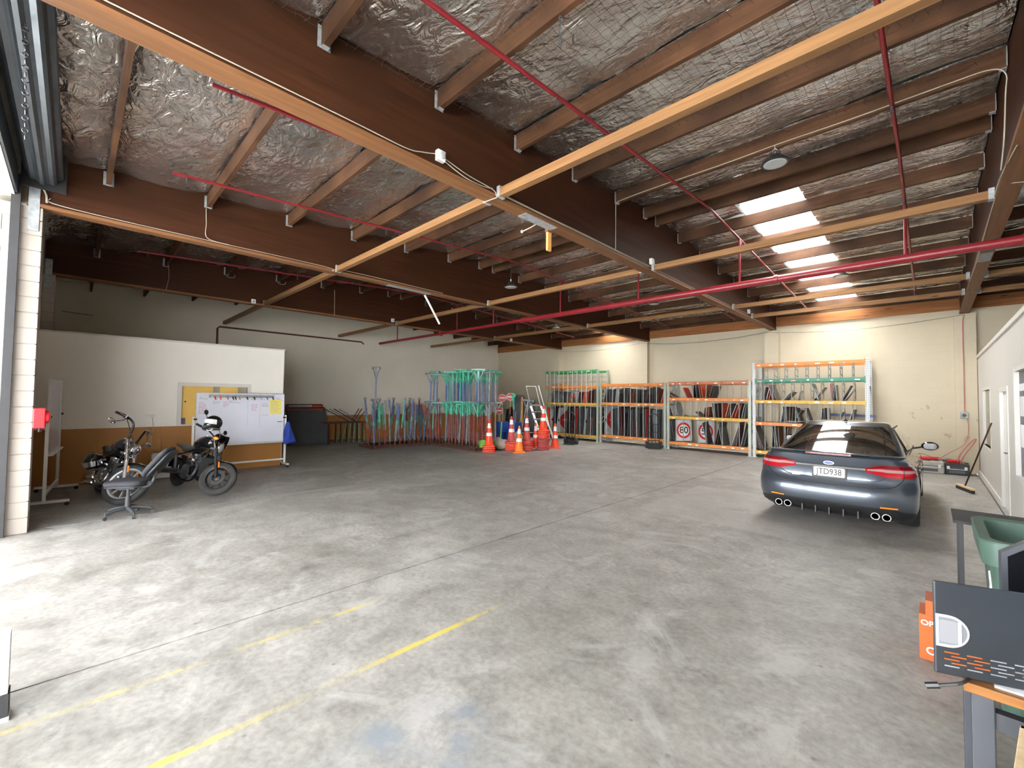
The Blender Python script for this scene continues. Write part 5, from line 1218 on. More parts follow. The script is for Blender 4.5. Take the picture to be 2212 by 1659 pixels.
# bumper: black lower valance, reflectors, exhausts
patch(-.98, .98, lambda q: .205, lambda q: .335+.045*(1 if abs(q) < .70 else max(0, 1-(abs(q)-.70)/.12)), .008, 40, 5).build('lower_valance', 'car_trim', car, smooth=60, fixn=False)
for k in range(5): MB().box(-.32+.16*k-.008, -.32+.16*k+.008, -.005+.04, .14, .20, .30).build('diffuser_fin', 'car_trim', car)
for s in (-1, 1):
    patch(s*.55, s*.73, lambda q: .385, lambda q: .405+.0*q, .014, 8, 2).build('bumper_reflector', 'amber', car, fixn=False)
    for x in (.50, .615):
        MB().lathe([(.038,-.02),(.047,-.02),(.049,.12),(.038,.12)], 20, T(s*x, .045, .275) @ RX(-pi/2), ring=True).build('exhaust_tip', 'chrome', car, smooth=40)
        MB().lathe([(.038,.03),(.001,.03)], 16, T(s*x, .045, .275) @ RX(-pi/2)).build('exhaust_bore', 'black_matte', car)
patch(-.9, .9, .612, .618, .003, 30, 1).build('bumper_line', 'car_trim', car, fixn=False)
MB().box(-.68,.68,.35,4.6,.17,.24).build('underbody', 'black_matte', car)
# aerial
an = MB().lathe([(.03,0),(.025,.02),(.008,.035)], 12, T(0, 1.82, 1.463)).build('aerial_base', 'car_trim', car, smooth=40); MB().tube((0,1.82,1.49),(0,1.70,1.68),.004,6).build('aerial_rod', 'car_trim', an)
# wheels
for yy in (1.12, 3.94):
    for s in (-1, 1):
        Mx = T(s*.80, yy, .33) @ RY(pi/2)
        wh = MB().lathe([(.22,-.115),(.30,-.115),(.325,-.085),(.33,-.04),(.33,.04),(.325,.085),(.30,.115),(.22,.115)], 36, Mx, ring=True).build('tyre', 'rubber', car, smooth=40)
        MB().lathe([(.225,.06*s),(.215,.075*s),(.20,.06*s)], 30, Mx, ring=True).build('rim', 'dark_metal', wh, smooth=40)
        sp5 = MB()
        for k in range(5): sp5.bar(tuple(Mx @ Vector((.03*cos(k*1.257), .03*sin(k*1.257), .07*s))), tuple(Mx @ Vector((.215*cos(k*1.257), .215*sin(k*1.257), .07*s))), .055, .03, up=(1,0,0))
        sp5.build('wheel_spokes', 'dark_metal', wh)
        MB().lathe([(.375,-.13),(.38,.0),(.375,.02)], 24, Mx).build('arch_liner', 'black_matte', car) if False else None
# cabin silhouettes behind the glass are hidden by the dark tint
# ---------------------------------------------------------------- motorcycles (local: +x forward, origin on the ground midway)
def wheel(parent, x, R, w, spokes, rimmat, tyremat, Mx):
    t_ = MB().torus(R-w*.5, w*.5, 36, 12, Mx, rz=w*.46).build('tyre', tyremat, parent, smooth=60)
    MB().lathe([(R-w*1.0,-w*.36),(R-w*.78,-w*.42),(R-w*.78,w*.42),(R-w*1.0,w*.36),(R-w*1.12,0)], 36, Mx, ring=True).build('rim', rimmat, t_, smooth=40)
    hub = MB().lathe([(.03,-.07),(.055,-.06),(.045,0),(.055,.06),(.03,.07)], 16, Mx).build('hub', rimmat, t_, smooth=40)
    for k in range(spokes):
        a = 2*pi*k/spokes; MB().bar(tuple(Mx @ Vector((.03*cos(a), .03*sin(a), 0))), tuple(Mx @ Vector(((R-w)*cos(a), (R-w)*sin(a), 0))), .022, .028, up=tuple((Mx.to_3x3() @ Vector((0,0,1))))).build('spoke', rimmat, hub)
    d = MB().lathe([(.075,.075),(.135,.075),(.135,.080),(.075,.080)], 24, Mx, ring=True).build('brake_disc', 'dark_metal' if rimmat == 'alu' else 'car_trim', t_, smooth=40)
    return t_
def bike(label, loc, rz, lean, style):
    t = thing('motorcycle', label, 'motorcycle', loc, rz); t.rotation_euler = (radians(lean), 0, rz)
    ch_ = style == 'cruiser'
    R1 = .335 if ch_ else .30; R2 = .31 if ch_ else .29; xf_, xr_ = .80, -.70
    steer = radians(46 if ch_ else 44)
    # front assembly, turned about the steering head
    head = Vector((.42, 0, .88 if ch_ else .84))
    ax_ = Vector((.40-xf_, 0, .98-R1)).normalized(); F = T(xf_,0,R1) @ Matrix.Rotation(steer, 4, ax_) @ T(-xf_,0,-R1)
    def fm(mb): return xf(mb, F)
    Wm = F @ T(xf_, 0, R1) @ RX(pi/2)
    wheel(t, xf_, R1, .11 if ch_ else .115, 9 if ch_ else 7, 'alu' if ch_ else 'car_trim', 'rubber' if ch_ else 'rubber_dusty', Wm)
    rkx, rkz = xf_-.40, 1.02
    for s in (-1, 1):
        leg = fm(MB().tube((xf_, s*.095, R1), (xf_-.19, s*.095, R1+.34), .026, 10)).build('fork_leg', 'alu' if ch_ else 'black_plastic', t, smooth=40)
        fm(MB().tube((xf_-.18, s*.095, R1+.32), (.40, s*.095, .98), .030 if ch_ else .024, 10)).build('fork_tube', 'chrome', leg, smooth=40)
        fm(MB().tube((xf_-.02, s*.128, R1+.16), (xf_-.07, s*.128, R1+.25), .014, 6)).build('fork_reflector', 'amber', leg)
        if not ch_: fm(MB().lathe([(.036,k*.02) if k % 2 else (.029,k*.02) for k in range(9)], 12, T(xf_-.20, s*.095, R1+.34) @ RY(radians(-24)))).build('fork_gaiter', 'rubber', leg)
    fm(MB().bar((.43,-.13,.92),(.43,.13,.92),.07,.03).bar((.50,-.13,.76),(.50,.13,.76),.08,.035)).build('triple_clamp', 'chrome' if ch_ else 'dark_metal', t, bevel=.005)
    # front mudguard
    def guard(u, v):
        a = radians(30)+radians(115)*u; r = R1+.025; y = (v-.5)*.14
        return (xf_+cos(a)*r*1.0, y, R1+sin(a)*(r-.035*(2*v-1)**2))
    fm(MB().grid(guard, 14, 6)).build('front_mudguard', 'black_gloss' if not ch_ else 'black_gloss', t, smooth=60, fixn=False)
    # head lamp
    hl = fm(MB().lathe([(.03,-.13),(.07,-.10),(.088,-.03),(.090,0)], 24, T(.56,0,.87 if ch_ else .83) @ RY(pi/2))).build('headlamp', 'chrome' if ch_ else 'black_gloss', t, smooth=40)
    fm(MB().lathe([(.082,.0),(.07,.016),(.03,.026),(.005,.028)], 24, T(.56,0,.87 if ch_ else .83) @ RY(pi/2))).build('headlamp_lens', 'lens_grey' if not ch_ else 'chrome', hl, smooth=60)
    fm(MB().torus(.087,.008,24,6,T(.562,0,.87 if ch_ else .83) @ RY(pi/2))).build('headlamp_ring', 'chrome', hl, smooth=60)
    if not ch_:
        def cowl(u, v):
            a = pi*u; r = .155-.06*v; return (.60-.16*v-.05*abs(cos(a)), r*cos(a)*(1.0), .84+.03+r*1.25*sin(a)+.10*v)
        fm(MB().grid(cowl, 18, 8)).build('headlamp_cowl', 'black_gloss', t, smooth=60, fixn=False)
        for s in (-1, 1): fm(MB().ball((.50, s*.20, .93), (.05,.03,.03), 12, 8)).build('indicator', 'amber', t, smooth=60)
    # handlebar
    if ch_:
        hb = fm(MB().path(curve([(.22,-.43,1.28),(.27,-.30,1.30),(.36,-.16,1.24),(.40,-.11,1.05),(.42,-.08,.96),(.42,.08,.96),(.40,.11,1.05),(.36,.16,1.24),(.27,.30,1.30),(.22,.43,1.28)], 5), .018, 8)).build('handlebar', 'black_gloss', t, smooth=60); gz, gx, gy = 1.28, .22, .43
    else:
        hb = fm(MB().path(curve([(.18,-.38,1.04),(.28,-.26,1.05),(.40,-.10,.98),(.40,.10,.98),(.28,.26,1.05),(.18,.38,1.04)], 5), .014, 8)).build('handlebar', 'black_gloss', t, smooth=60); gz, gx, gy = 1.04, .18, .38
    for s in (-1, 1):
        fm(MB().tube((gx+.045, s*(gy-.11), gz+.008), (gx-.01, s*(gy+.01), gz), .020, 10)).build('grip', 'rubber', hb)
        fm(MB().cbox((gx+.07, s*(gy-.14), gz), (.06,.07,.05))).build('switch_housing', 'chrome' if ch_ else 'black_plastic', hb, bevel=.008)
        fm(MB().path(curve([(gx+.09, s*(gy-.12), gz), (gx+.13, s*(gy-.06), gz-.01), (gx+.10, s*(gy+.04), gz-.01)], 4), .006, 5)).build('lever', 'chrome', hb)
        if ch_:
            fm(MB().path(curve([(gx+.08, s*(gy-.14), gz+.02), (gx+.10, s*(gy-.10), gz-.06), (gx+.08, s*(gy+.0), gz-.14)], 4), .008, 6)).build('mirror_stem', 'chrome', hb)
            fm(MB().ball((gx+.08, s*(gy+.06), gz-.16), (.025,.085,.038), 14, 8)).build('mirror', 'chrome', hb, smooth=60)
        else:
            fm(MB().path(curve([(gx+.08, s*(gy-.12), gz+.02), (gx+.08, s*(gy-.10), gz+.12), (gx+.06, s*(gy+.02), gz+.20)], 4), .006, 6)).build('mirror_stem', 'black_plastic', hb)
            fm(MB().ball((gx+.06, s*(gy+.07), gz+.23), (.018,.068,.042), 14, 8)).build('mirror', 'black_plastic', hb, smooth=60)
    fm(MB().path(curve([(gx+.08,.30,gz),(.45,.22,1.12),(.50,.12,.98),(.46,.05,.80)], 5), .006, 5).path(curve([(gx+.08,-.30,gz),(.46,-.25,1.10),(.52,-.12,.95),(.60,-.08,.6)], 5), .006, 5)).build('control_cables', 'cable_dark', hb)
    # frame, tank, seat
    fr = MB()
    for s in (-1, 1):
        fr.path(curve([(.42,s*.03,.90),(.30,s*.06,.62),(.22,s*.13,.26),(.0,s*.15,.17),(-.35,s*.15,.20),(-.42,s*.15,.42)], 5), .018, 8)
        fr.path(curve([(.40,s*.02,.86),(.0,s*.07,.78),(-.40,s*.11,.66),(-.72,s*.13,.60)], 5), .016, 8)
        fr.bar((-.36,s*.12,.34),(-.70,s*.13,R2),.045,.035)
    fr.build('frame', 'black_gloss', t, smooth=50)
    tk = [( .36,.05,.07,.90),(.30,.10,.11,.885),(.15,.145,.14,.885),(0,.15,.14,.865),(-.15,.115,.11,.83),(-.25,.06,.06,.79)]
    rings_ = [[(x, w_*cos(2*pi*k/20), zc+h_*(sin(2*pi*k/20) if sin(2*pi*k/20) > 0 else .75*sin(2*pi*k/20))) for k in range(20)] for x, w_, h_, zc in tk]
    tank = MB().loft(rings_).build('fuel_tank', 'black_gloss', t, smooth=70); MB().lathe([(.04,0),(.04,.02),(.02,.026)], 16, T(.06,0,1.00)).build('filler_cap', 'chrome', tank, smooth=40)
    st = [(-.18,.09,.03,.79),(-.30,.14,.05,.73),(-.45,.15,.055,.71),(-.60,.12,.05,.75),(-.85,.10,.04,.78),(-.98,.06,.03,.79)]
    MB().loft([[(x, w_*cos(2*pi*k/16), zc+h_*sin(2*pi*k/16)) for k in range(16)] for x, w_, h_, zc in st]).build('seat', 'seat_black', t, smooth=70)
    # engine: cases and two finned cylinders in a V
    en = MB().ball((0,0,.36), (.27,.17,.15), 18, 10).build('engine_case', 'engine_metal' if ch_ else 'black_gloss', t, smooth=60)
    for s_, a in ((1, radians(24)), (-1, radians(-26))):
        c = MB()
        Mx = T(.02+.10*s_, 0, .44) @ RY(a)
        for k in range(8): c.lathe([(.105 if k % 2 == 0 else .085, k*.026), (.105 if k % 2 == 0 else .085, k*.026+.024)], 16, Mx)
        c.build('cylinder', 'engine_metal', en); MB().lathe([(.085,.205),(.09,.23),(.06,.27),(.01,.28)], 16, Mx).build('rocker_cover', 'chrome' if ch_ else 'black_gloss', en, smooth=50)
    MB().lathe([(.10,0),(.11,.03),(.07,.06),(.01,.065)], 20, T(.05,-.16,.55) @ RX(pi/2)).build('air_cleaner', 'chrome', en, smooth=50)
    MB().lathe([(.13,0),(.13,.03),(.09,.05),(.01,.055)], 20, T(-.05,-.17,.34) @ RX(pi/2)).build('clutch_cover', 'chrome' if ch_ else 'dark_metal', en, smooth=50)
    MB().box(.28,.33,-.12,.12,.28,.62).build('radiator', 'black_matte', t)
    # exhausts on the right side
    for k, (z0, z1) in enumerate(((.42,.30),(.36,.22)) if ch_ else ((.36,.26),)):
        ex = MB().path(curve([(.14,-.10,.50),(.30,-.16,.42),(.26,-.20,.28),(.0,-.21,.22+.08*(1-k)),(-.3,-.21,.24+.09*(1-k))], 6), .024, 10).build('exhaust_pipe', 'chrome' if ch_ else 'dark_metal', t, smooth=60)
        MB().lathe([(.03,0),(.048,.06),(.050,.62),(.040,.66),(.03,.60),(.005,.58)], 18, T(-.22,-.215,.235+.09*(1-k)) @ RY(radians(-94))).build('muffler', 'chrome' if ch_ else 'dark_metal', ex, smooth=40)
    # rear wheel, guard, lamp
    Wr = T(xr_, 0, R2) @ RX(pi/2)
    wheel(t, xr_, R2, .15 if ch_ else .14, 9 if ch_ else 7, 'alu' if ch_ else 'car_trim', 'rubber', Wr)
    MB().grid(lambda u, v: (xr_+cos(radians(20)+radians(150)*u)*(R2+.03), (v-.5)*.20, R2+sin(radians(20)+radians(150)*u)*(R2+.03-.05*(2*v-1)**2)), 18, 6).build('rear_mudguard', 'black_gloss', t, smooth=60, fixn=False)
    MB().ball((xr_-.26,0,R2+.30), (.05,.06,.04), 12, 8).build('tail_light', 'lamp_red', t, smooth=60)
    MB().box(xr_-.36,xr_-.35,-.09,.09,R2+.02,R2+.20).build('rear_plate', 'plate_white', t)
    for s in (-1, 1):
        MB().tube((-.50,s*.17,.34),(-.62,s*.17,.66),.026,8).build('shock_absorber', 'chrome' if ch_ else 'dark_metal', t)
        MB().ball((xr_-.12, s*.20, R2+.36), (.035,.025,.025), 10, 6).tube((xr_-.12,s*.1,R2+.36),(xr_-.12,s*.2,R2+.36),.008,6).build('rear_indicator', 'black_plastic', t)
        MB().tube((.12 if not ch_ else .32,s*.16,.27),(.12 if not ch_ else .32,s*.32,.27),.016,8).build('foot_peg', 'rubber', t)
    MB().tube((-.02,.16,.20),(.02,.30,.02-.0),.012,8).build('side_stand', 'dark_metal', t)
    return t
bike('black chromed cruiser motorcycle with tall handlebars behind the chair', (-9.99, .47, .003), radians(8), -10, 'cruiser')
bike('black motorcycle with round headlamp cowl in front of the whiteboard', (-9.81, 1.595, .003), radians(13), -11, 'street')
# helmets
def helmet(label, loc, rot, full):
    t = thing('helmet', label, 'helmet', loc); t.rotation_euler = rot
    m = MB().ball((0,0,0), (.150,.125,.135), 24, 16)
    m.v = [(p[0]+(.045 if full and p[2] < -.01 and p[0] > 0 else 0)*min(1, -p[2]/.08), p[1]*(1-.10*max(0, -p[2]/.13)), p[2] if p[2] > -.11 else -.11) for p in m.v]
    m.build('shell', 'black_gloss', t, smooth=70)
    MB().grid(lambda u, v: ((.158)*cos(radians(-72+144*u)), .135*sin(radians(-72+144*u)), -.035+.085*v-.012*(2*u-1)**2), 18, 4).build('visor', 'lens_grey' if full else 'chrome', t, smooth=70, fixn=False)
    MB().torus(.10,.016,20,6,T(0,0,-.112)).build('neck_roll', 'seat_black', t, smooth=60)
    MB().box(.13,.178,-.05,.05,-.10,-.07).build('chin_vent', 'dark_metal', t)
    if full: MB().path(curve([(.05,.08,-.11),(.09,.03,-.15),(.07,-.06,-.13)], 5), .008, 5).build('chin_strap', 'white_plastic', t)
helmet('black helmet with pale visor perched on the street motorcycle mirror', (-9.33, 1.79, 1.27), (radians(6), radians(-10), radians(-60)), True)
helmet('black helmet hanging from the cruiser motorcycle grip', (-9.85, .26, .66), (radians(10), radians(15), radians(-20)), False)

# ---------------------------------------------------------------- office chair
t = thing('office_chair', 'dark grey swivel office chair without arms near the door', 'chair', (-8.42, .60, 0), radians(62))
for k in range(5):
    a = 2*pi*k/5+.35; c_, s_ = cos(a), sin(a)
    leg = MB().path([(.02*c_,.02*s_,.115),(.15*c_,.15*s_,.11),(.27*c_,.27*s_,.075)], [.028,.024,.02], 8).build('base_leg', 'chair_base', t, smooth=60)
    MB().lathe([(.026,-.022),(.026,.022)], 12, T(.285*c_,.285*s_,.028) @ RZ(a) @ RX(pi/2)).build('caster', 'chair_base', leg, smooth=40); MB().tube((.275*c_,.275*s_,.03),(.275*c_,.275*s_,.08),.010,8).build('caster_stem', 'chair_base', leg)
MB().lathe([(.035,.09),(.032,.28),(.022,.28),(.022,.42)], 16).build('gas_lift', 'chair_base', t, smooth=40)
MB().cbox((0,0,.42), (.22,.18,.05)).tube((.08,.1,.41),(.08,.26,.40),.008,6).build('tilt_mechanism', 'chair_base', t, bevel=.01)
def slab(w_, d_, h_, n=7):
    m = MB(); rings_ = []
    for k in range(n+1):
        f = k/n; e = sqrt(max(0, 1-(2*f-1)**2)); ins = (1-e)*h_*.5
        rings_.append([(x, y, h_*(f-.5)) for x, y in rrect(d_-2*ins, w_-2*ins, .11, 5)])
    return m.loft(rings_)
xf(slab(.46,.47,.085), T(0,0,.485)).build('seat_pad', 'chair_fabric', t, smooth=70)
xf(slab(.44,.46,.03), T(0,0,.445)).build('seat_shell', 'chair_shell', t, smooth=70)
Bk = T(.36,0,.78) @ RY(radians(-52)) 
m = xf(slab(.40,.50,.07), Bk); m.build('backrest', 'chair_fabric', t, smooth=70)
xf(slab(.38,.48,.035), T(.03,0,-.02) @ Bk @ T(0,0,-.025)).build('back_shell', 'chair_shell', t, smooth=70)
MB().path(curve([(.08,0,.42),(.24,0,.42),(.30,0,.5),(.34,0,.70)], 5), .022, 8).build('back_stem', 'chair_base', t, smooth=60)
MB().lathe([(.035,-.03),(.04,0),(.035,.03)], 12, T(.26,0,.46) @ RX(pi/2)).build('adjuster_knob', 'chair_shell', t, smooth=40)

# ---------------------------------------------------------------- whiteboards on castored stands
def whiteboard(label, loc, rz, w_, h_, zb, detail):
    """local: board in the XZ plane, front towards -y"""
    t = thing('mobile_whiteboard', label, 'whiteboard', loc, rz)
    MB().box(-w_/2, w_/2, -.008, .008, zb, zb+h_).build('board_panel', 'board_face', t)
    MB().box(-w_/2-.012, w_/2+.012, -.014, .014, zb+h_, zb+h_+.018).box(-w_/2-.012, w_/2+.012, -.014, .014, zb-.02, zb).box(-w_/2-.014, -w_/2, -.014, .014, zb-.02, zb+h_+.018).box(w_/2, w_/2+.014, -.014, .014, zb-.02, zb+h_+.018).build('board_frame', 'alu', t)
    MB().box(-w_/2, w_/2, -.07, -.012, zb-.035, zb-.02).build('pen_tray', 'frame_white', t)
    for s in (-1, 1):
        x = s*(w_/2+.05)
        MB().box(x-.02, x+.02, -.02, .02, .09, zb+h_*.55).build('post', 'frame_white', t)
        ft = MB().box(x-.02, x+.02, -.28, .28, .06, .10).build('foot', 'frame_white', t)
        for y in (-.25, .25): MB().lathe([(.03,-.012),(.03,.012)], 12, T(x, y, .03) @ RY(pi/2)).box(x-.012, x+.012, y-.015, y+.015, .03, .06).build('castor', 'black_plastic', ft)
        MB().tube((x,-.03,zb+h_*.5),(x-s*.06,-.03,zb+h_*.5),.018,10).build('pivot_knob', 'black_plastic', t)
    MB().box(-w_/2-.05, w_/2+.05, -.016, .016, .17, .21).build('lower_rail', 'frame_white', t)
    return t
wbd = whiteboard('large mobile whiteboard with faint notes in front of the office door', (-11.72, 2.82, 0), radians(90), 1.80, 1.16, .65, True)
def onb(x0, x1, z0, z1, mt, nm, y=-.0095): MB().box(x0, x1, y, -.008, z0, z1).build(nm, mt, wbd)
rw = random.Random(3)
def scrib(x0, z0, n, wmax, mt):
    m = MB()
    for k in range(n):
        x = x0; z = z0-.035*k; end = x0+wmax*rw.uniform(.5,1)
        while x < end:
            l = rw.uniform(.015,.05); m.box(x, x+l, -.0092, -.0081, z-.007, z+.007); x += l+rw.uniform(.006,.02)
    m.build('handwriting', mt, wbd)['kind'] = 'stuff'
for a in ((-.86,1.60,8,.14,'ink_pink'),(-.60,1.62,2,.16,'ink_grey'),(-.40,1.62,4,.12,'ink_pink'),(-.30,1.64,2,.2,'ink_grey'),(.18,1.56,5,.15,'ink_pink'),(.40,1.58,3,.16,'ink_grey'),(.42,1.30,1,.2,'ink_pink'),(.16,1.68,1,.45,'ink_pink'),(-.85,1.72,2,.12,'ink_grey'),(.72,1.72,3,.12,'ink_pink'),(-.14,1.60,1,.1,'ink_grey')): scrib(*a)
for x0, x1, z0, z1 in ((.10,.104,1.05,1.70),(.36,.364,1.0,1.62),(.12,.66,1.53,1.533),(.12,.66,1.64,1.643),(.655,.658,1.53,1.70)): onb(x0, x1, z0, z1, 'ink_pink', 'ruled_line')
onb(.76,.88,1.12,1.135,'ink_black','pen_mark')
note = MB().box(.58,.84,-.0105,-.0085,1.32,1.68).build('yellow_notice', 'paper_yellow', wbd)
m = MB(); [m.box(.60,.82-.03*(k % 3),-.0115,-.0105,1.63-.03*k,1.637-.03*k) for k in range(9)]; m.build('notice_text', 'ink_grey', note)
rl = MB().box(-.68,.66,-.03,-.009,1.715,1.785).build('magnet_rail', 'galv', wbd)
for k, (x, mt) in enumerate(((-.62,'frame_white'),(-.57,'tool_red'),(-.47,'sign_orange'),(-.33,'pink'),(-.22,'black_plastic'),(-.17,'black_plastic'),(-.09,'pink'),(.07,'cable_dark'),(.22,'cable_dark'),(.36,'galv'),(.50,'stand_blue'),(.63,'cable_dark'))):
    MB().tube((x,-.035,1.73),(x+.02,-.04,1.67),.014,6).ball((x,-.04,1.73),.018,8,6).build('hanging_key', mt, rl)
t = thing('hanging_jacket', 'blue jacket hung on the end post of the whiteboard', 'jacket', (-11.66, 3.82, .60))
def jk(u, v):
    a = 2*pi*u; r = (.03+.115*v**.8)*(1+.22*sin(3*a+4*v)); return (r*cos(a)*.7, r*sin(a)+.02*v, .52*(1-v)+.03*sin(2*a)*v)
MB().grid(jk, 24, 10).build('jacket_cloth', 'jacket_blue', t, smooth=70, fixn=False)
whiteboard('bare mobile whiteboard standing edge-on beside the door pier', (-10.62, -.22, 0), radians(-4)+pi, 1.45, 1.16, .82, False)

# pale portable heater by the wall
t = thing('plastic_cabinet', 'pale grey plastic cabinet with dark oval panel by the ochre dado', 'cabinet', (-11.68, 1.40, 0), radians(88))
MB().prism(rrect(.46,.52,.05,5,0,.275), -.10, .10, RX(pi/2)).build('cabinet_body', 'heater_white', t, bevel=.012)
MB().prism([(.05+.17*cos(2*pi*k/24)-.06, .30+.15*sin(2*pi*k/24)+.10*cos(2*pi*k/24)) for k in range(24)], .10, .106, RX(pi/2)).build('oval_panel', 'heater_grey', t)
for s in (-.17,.17): MB().cbox((s,0,.008),(.06,.18,.018)).build('foot', 'heater_grey', t)
# ---------------------------------------------------------------- along the right-hand office wall
def case(x0, x1, y0, y1, h, mt, label):
    t = thing('tool_case', label, 'case', ((x0+x1)/2, (y0+y1)/2, 0)); w_, d_ = x1-x0, y1-y0
    MB().box(-w_/2, w_/2, -d_/2, d_/2, .002, h).build('case_body', mt, t, bevel=.015)
    MB().box(-w_/2-.004, w_/2+.004, -d_/2-.004, d_/2+.004, h*.62, h*.66).build('lid_seam', 'dark_metal', t)
    MB().path(curve([(-.12,-d_/2,h*.5),(-.11,-d_/2-.03,h*.52),(.11,-d_/2-.03,h*.52),(.12,-d_/2,h*.5)], 4), .010, 6).build('handle', 'alu', t)
    for s in (-1, 1): MB().box(s*w_*.35-.025, s*w_*.35+.025, -d_/2-.012, -d_/2, h*.5, h*.78).build('latch', 'alu', t)
    MB().box(-.14,.14,-d_/2-.006,-d_/2,h*.18,h*.40).build('name_plate', 'dark_metal', t)
case(-.28, .20, 15.45, 15.85, .30, 'case_grey', 'pale grey tool case on the floor by the back pier')
case(.22, .66, 15.55, 15.95, .27, 'case_black', 'black tool case on the floor in the corner')
def tool(x, y, z, mt, label):
    t = thing('power_tool', label, 'power tool', (x, y, z), radians(20))
    MB().tube((-.14,0,.05),(.10,0,.05),.045,12).build('motor_body', mt, t, smooth=40); MB().bar((.04,0,.05),(.10,0,-.0+.02),.05,.05).build('grip', 'black_plastic', t)
    MB().tube((-.22,0,.05),(-.14,0,.05),.018,8).build('chuck', 'dark_metal', t); MB().path(curve([(.1,0,.05),(.2,.05,.03),(.25,-.05,.02),(.15,-.1,.02)], 4), .006, 5).build('lead', 'cable_dark', t)
tool(-.14, 15.60, .305, 'tool_red', 'red power tool lying on the grey case'); tool(.02, 15.74, .305, 'tool_red', 'second red power tool lying behind on the grey case'); tool(.40, 15.72, .275, 'tool_red', 'red power tool lying on the black case')
t = thing('red_welder', 'small red machine with a black grille on the grey case', 'machine', (-.42, 15.62, 0)); MB().box(-.12,.12,-.12,.12,.0,.36).build('machine_body', 'tool_red', t, bevel=.02); MB().box(-.09,.09,-.125,-.12,.22,.32).build('grille', 'black_matte', t)
tag(MB().path(curve([(-.45,15.7,.38),(-.2,15.9,.45),(.1,15.85,.33),(.3,15.9,.36),(.55,15.9,.29)], 5), .01, 6).build('coiled_lead','stand_grey'), 'grey lead strewn over the tool cases', 'cable')
t = thing('push_broom', 'push broom resting on its head against the office wall', 'broom', (.47, 12.85, 0))
MB().bar((-.10,.32,.085),(.10,-.32,.085),.06,.04).build('broom_head', 'crate_wood', t, bevel=.008); MB().bar((-.10,.32,.033),(.10,-.32,.033),.05,.064).build('bristles', 'black_matte', t)
MB().tube((0,0,.1),(.37,-.25,1.42),.013,8).build('broom_handle', 'purlin_wood', t)

# ---------------------------------------------------------------- wheelie bin
t = thing('wheelie_bin', 'dark green wheelie bin without lid beside the black table', 'bin', (.47, 3.76, 0))
rings_ = []
for z, w_, d_ in ((.05,.40,.46),(.10,.43,.50),(.85,.50,.60),(.92,.52,.63),(.93,.575,.72),(1.05,.60,.74),(1.06,.59,.73),(1.055,.50,.60),(.90,.47,.56),(.15,.38,.44)):
    rings_.append([(x, y, z) for x, y in rrect(w_, d_, .07, 4)])
MB().loft(rings_).build('bin_body', 'bin_green', t, smooth=35)
for x in (-.16,-.05,.06,.17): MB().box(x-.008, x+.008, -.345, -.30, .86, .93).build('rim_rib', 'bin_green', t)
MB().tube((-.25,.37,1.0),(.25,.37,1.0),.018,8).build('bin_handle', 'bin_green', t)
for s in (-1, 1): MB().lathe([(.10,-.025),(.10,.025),(.04,.03)], 18, T(s*.24,.24,.10) @ RY(pi/2)).build('bin_wheel', 'rubber', t, smooth=40)
mk = MB()
for z0, dz, x in ((.86,-.10,-.255),(.78,-.10,-.252),(.62,-.14,-.248)): mk.bar((x,-.19,z0),(x+.005,-.24,z0+dz),.004,.022)
mk.build('chalk_mark', 'paper_white', t)
# black steel table behind the bin
t = thing('black_table', 'black thin-legged table behind the wheelie bin', 'table', (.46, 4.68, 0))
MB().box(-.36,.36,-.24,.24,.93,.95).build('table_top', 'black_matte', t)
for sx in (-1, 1):
    for sy in (-1, 1): MB().box(sx*.32-.012, sx*.32+.012, sy*.20-.012, sy*.20+.012, 0, .93).build('leg', 'black_plastic', t)
# ---------------------------------------------------------------- workbench with the screen, at the door
t = thing('work_bench', 'timber-topped workbench with grey steel legs', 'bench', (.62, 2.72, 0))
MB().box(-.55,.55,-.37,.37,.715,.75).build('bench_top', 'table_wood', t, bevel=.004)
MB().box(-.47,.55,-.34,.36,.7505,.756).build('paper_sheet', 'paper_white', t)
for sx in (-1, 1):
    for sy in (-1, 1): MB().box(sx*.50-.03, sx*.50+.03, sy*.32-.03, sy*.32+.03, 0, .715).build('leg', 'steel_blue', t, bevel=.004)
MB().box(-.47,.50,-.34,-.30,.60,.66).build('apron_rail', 'steel_blue', t)
MB().box(-.47,.5,.30,.34,.60,.66).build('apron_rail', 'steel_blue', t)
# the dark slotted screen back
mt_ = thing('monitor', 'black monitor back with white rounded socket and slotted vents', 'monitor', (-.005, 2.33, .757), radians(20))
MB().box(0, .62, 0, .012, .0, .345).build('back_cover', 'monitor_dark', mt_, bevel=.006)
MB().tube((.06,.02,0),(.06,.02,.016),.012,8).build('foot', 'black_plastic', mt_); MB().box(.20,.40,.012,.16,.0,.012).build('stand', 'black_plastic', mt_)
Dp = [(-.0,-.060),(.035,-.060)]+[(.035+.060*cos(a), .060*sin(a)) for a in [(-pi/2+pi*k/14) for k in range(1,14)]]+[(.035,.060),(0,.060)]
MD = T(.004,-.001,.165) @ RX(pi/2)
ring = MB().prism(Dp, 0, .004, MD).build('socket_rim', 'socket_white', mt_)
MB().prism([(a*.84+.008, b*.82) for a, b in Dp], .004, .0055, MD).build('socket_window', 'socket_grey', ring); MB().prism(rrect(.05,.082,.006,3,.034,0), .0055, .007, MD).build('socket_plug', 'socket_pale', ring); MB().prism(rrect(.010,.082,.003,3,.066,0), .0055, .0085, MD).build('plug_edge', 'lens_grey', ring)
for r in range(5):
    for c in range(9):
        x = .028+c*.064+(.02 if r % 2 else 0); z = .035+r*.0125
        lit = x < .115 and r > 0  # orange slots mimic the orange carton showing through from behind
        MB().box(x, x+.042, -.0016, .002, z-.002, z+.002).build('vent_slot', 'orange_box' if lit else 'stand_grey', mt_)
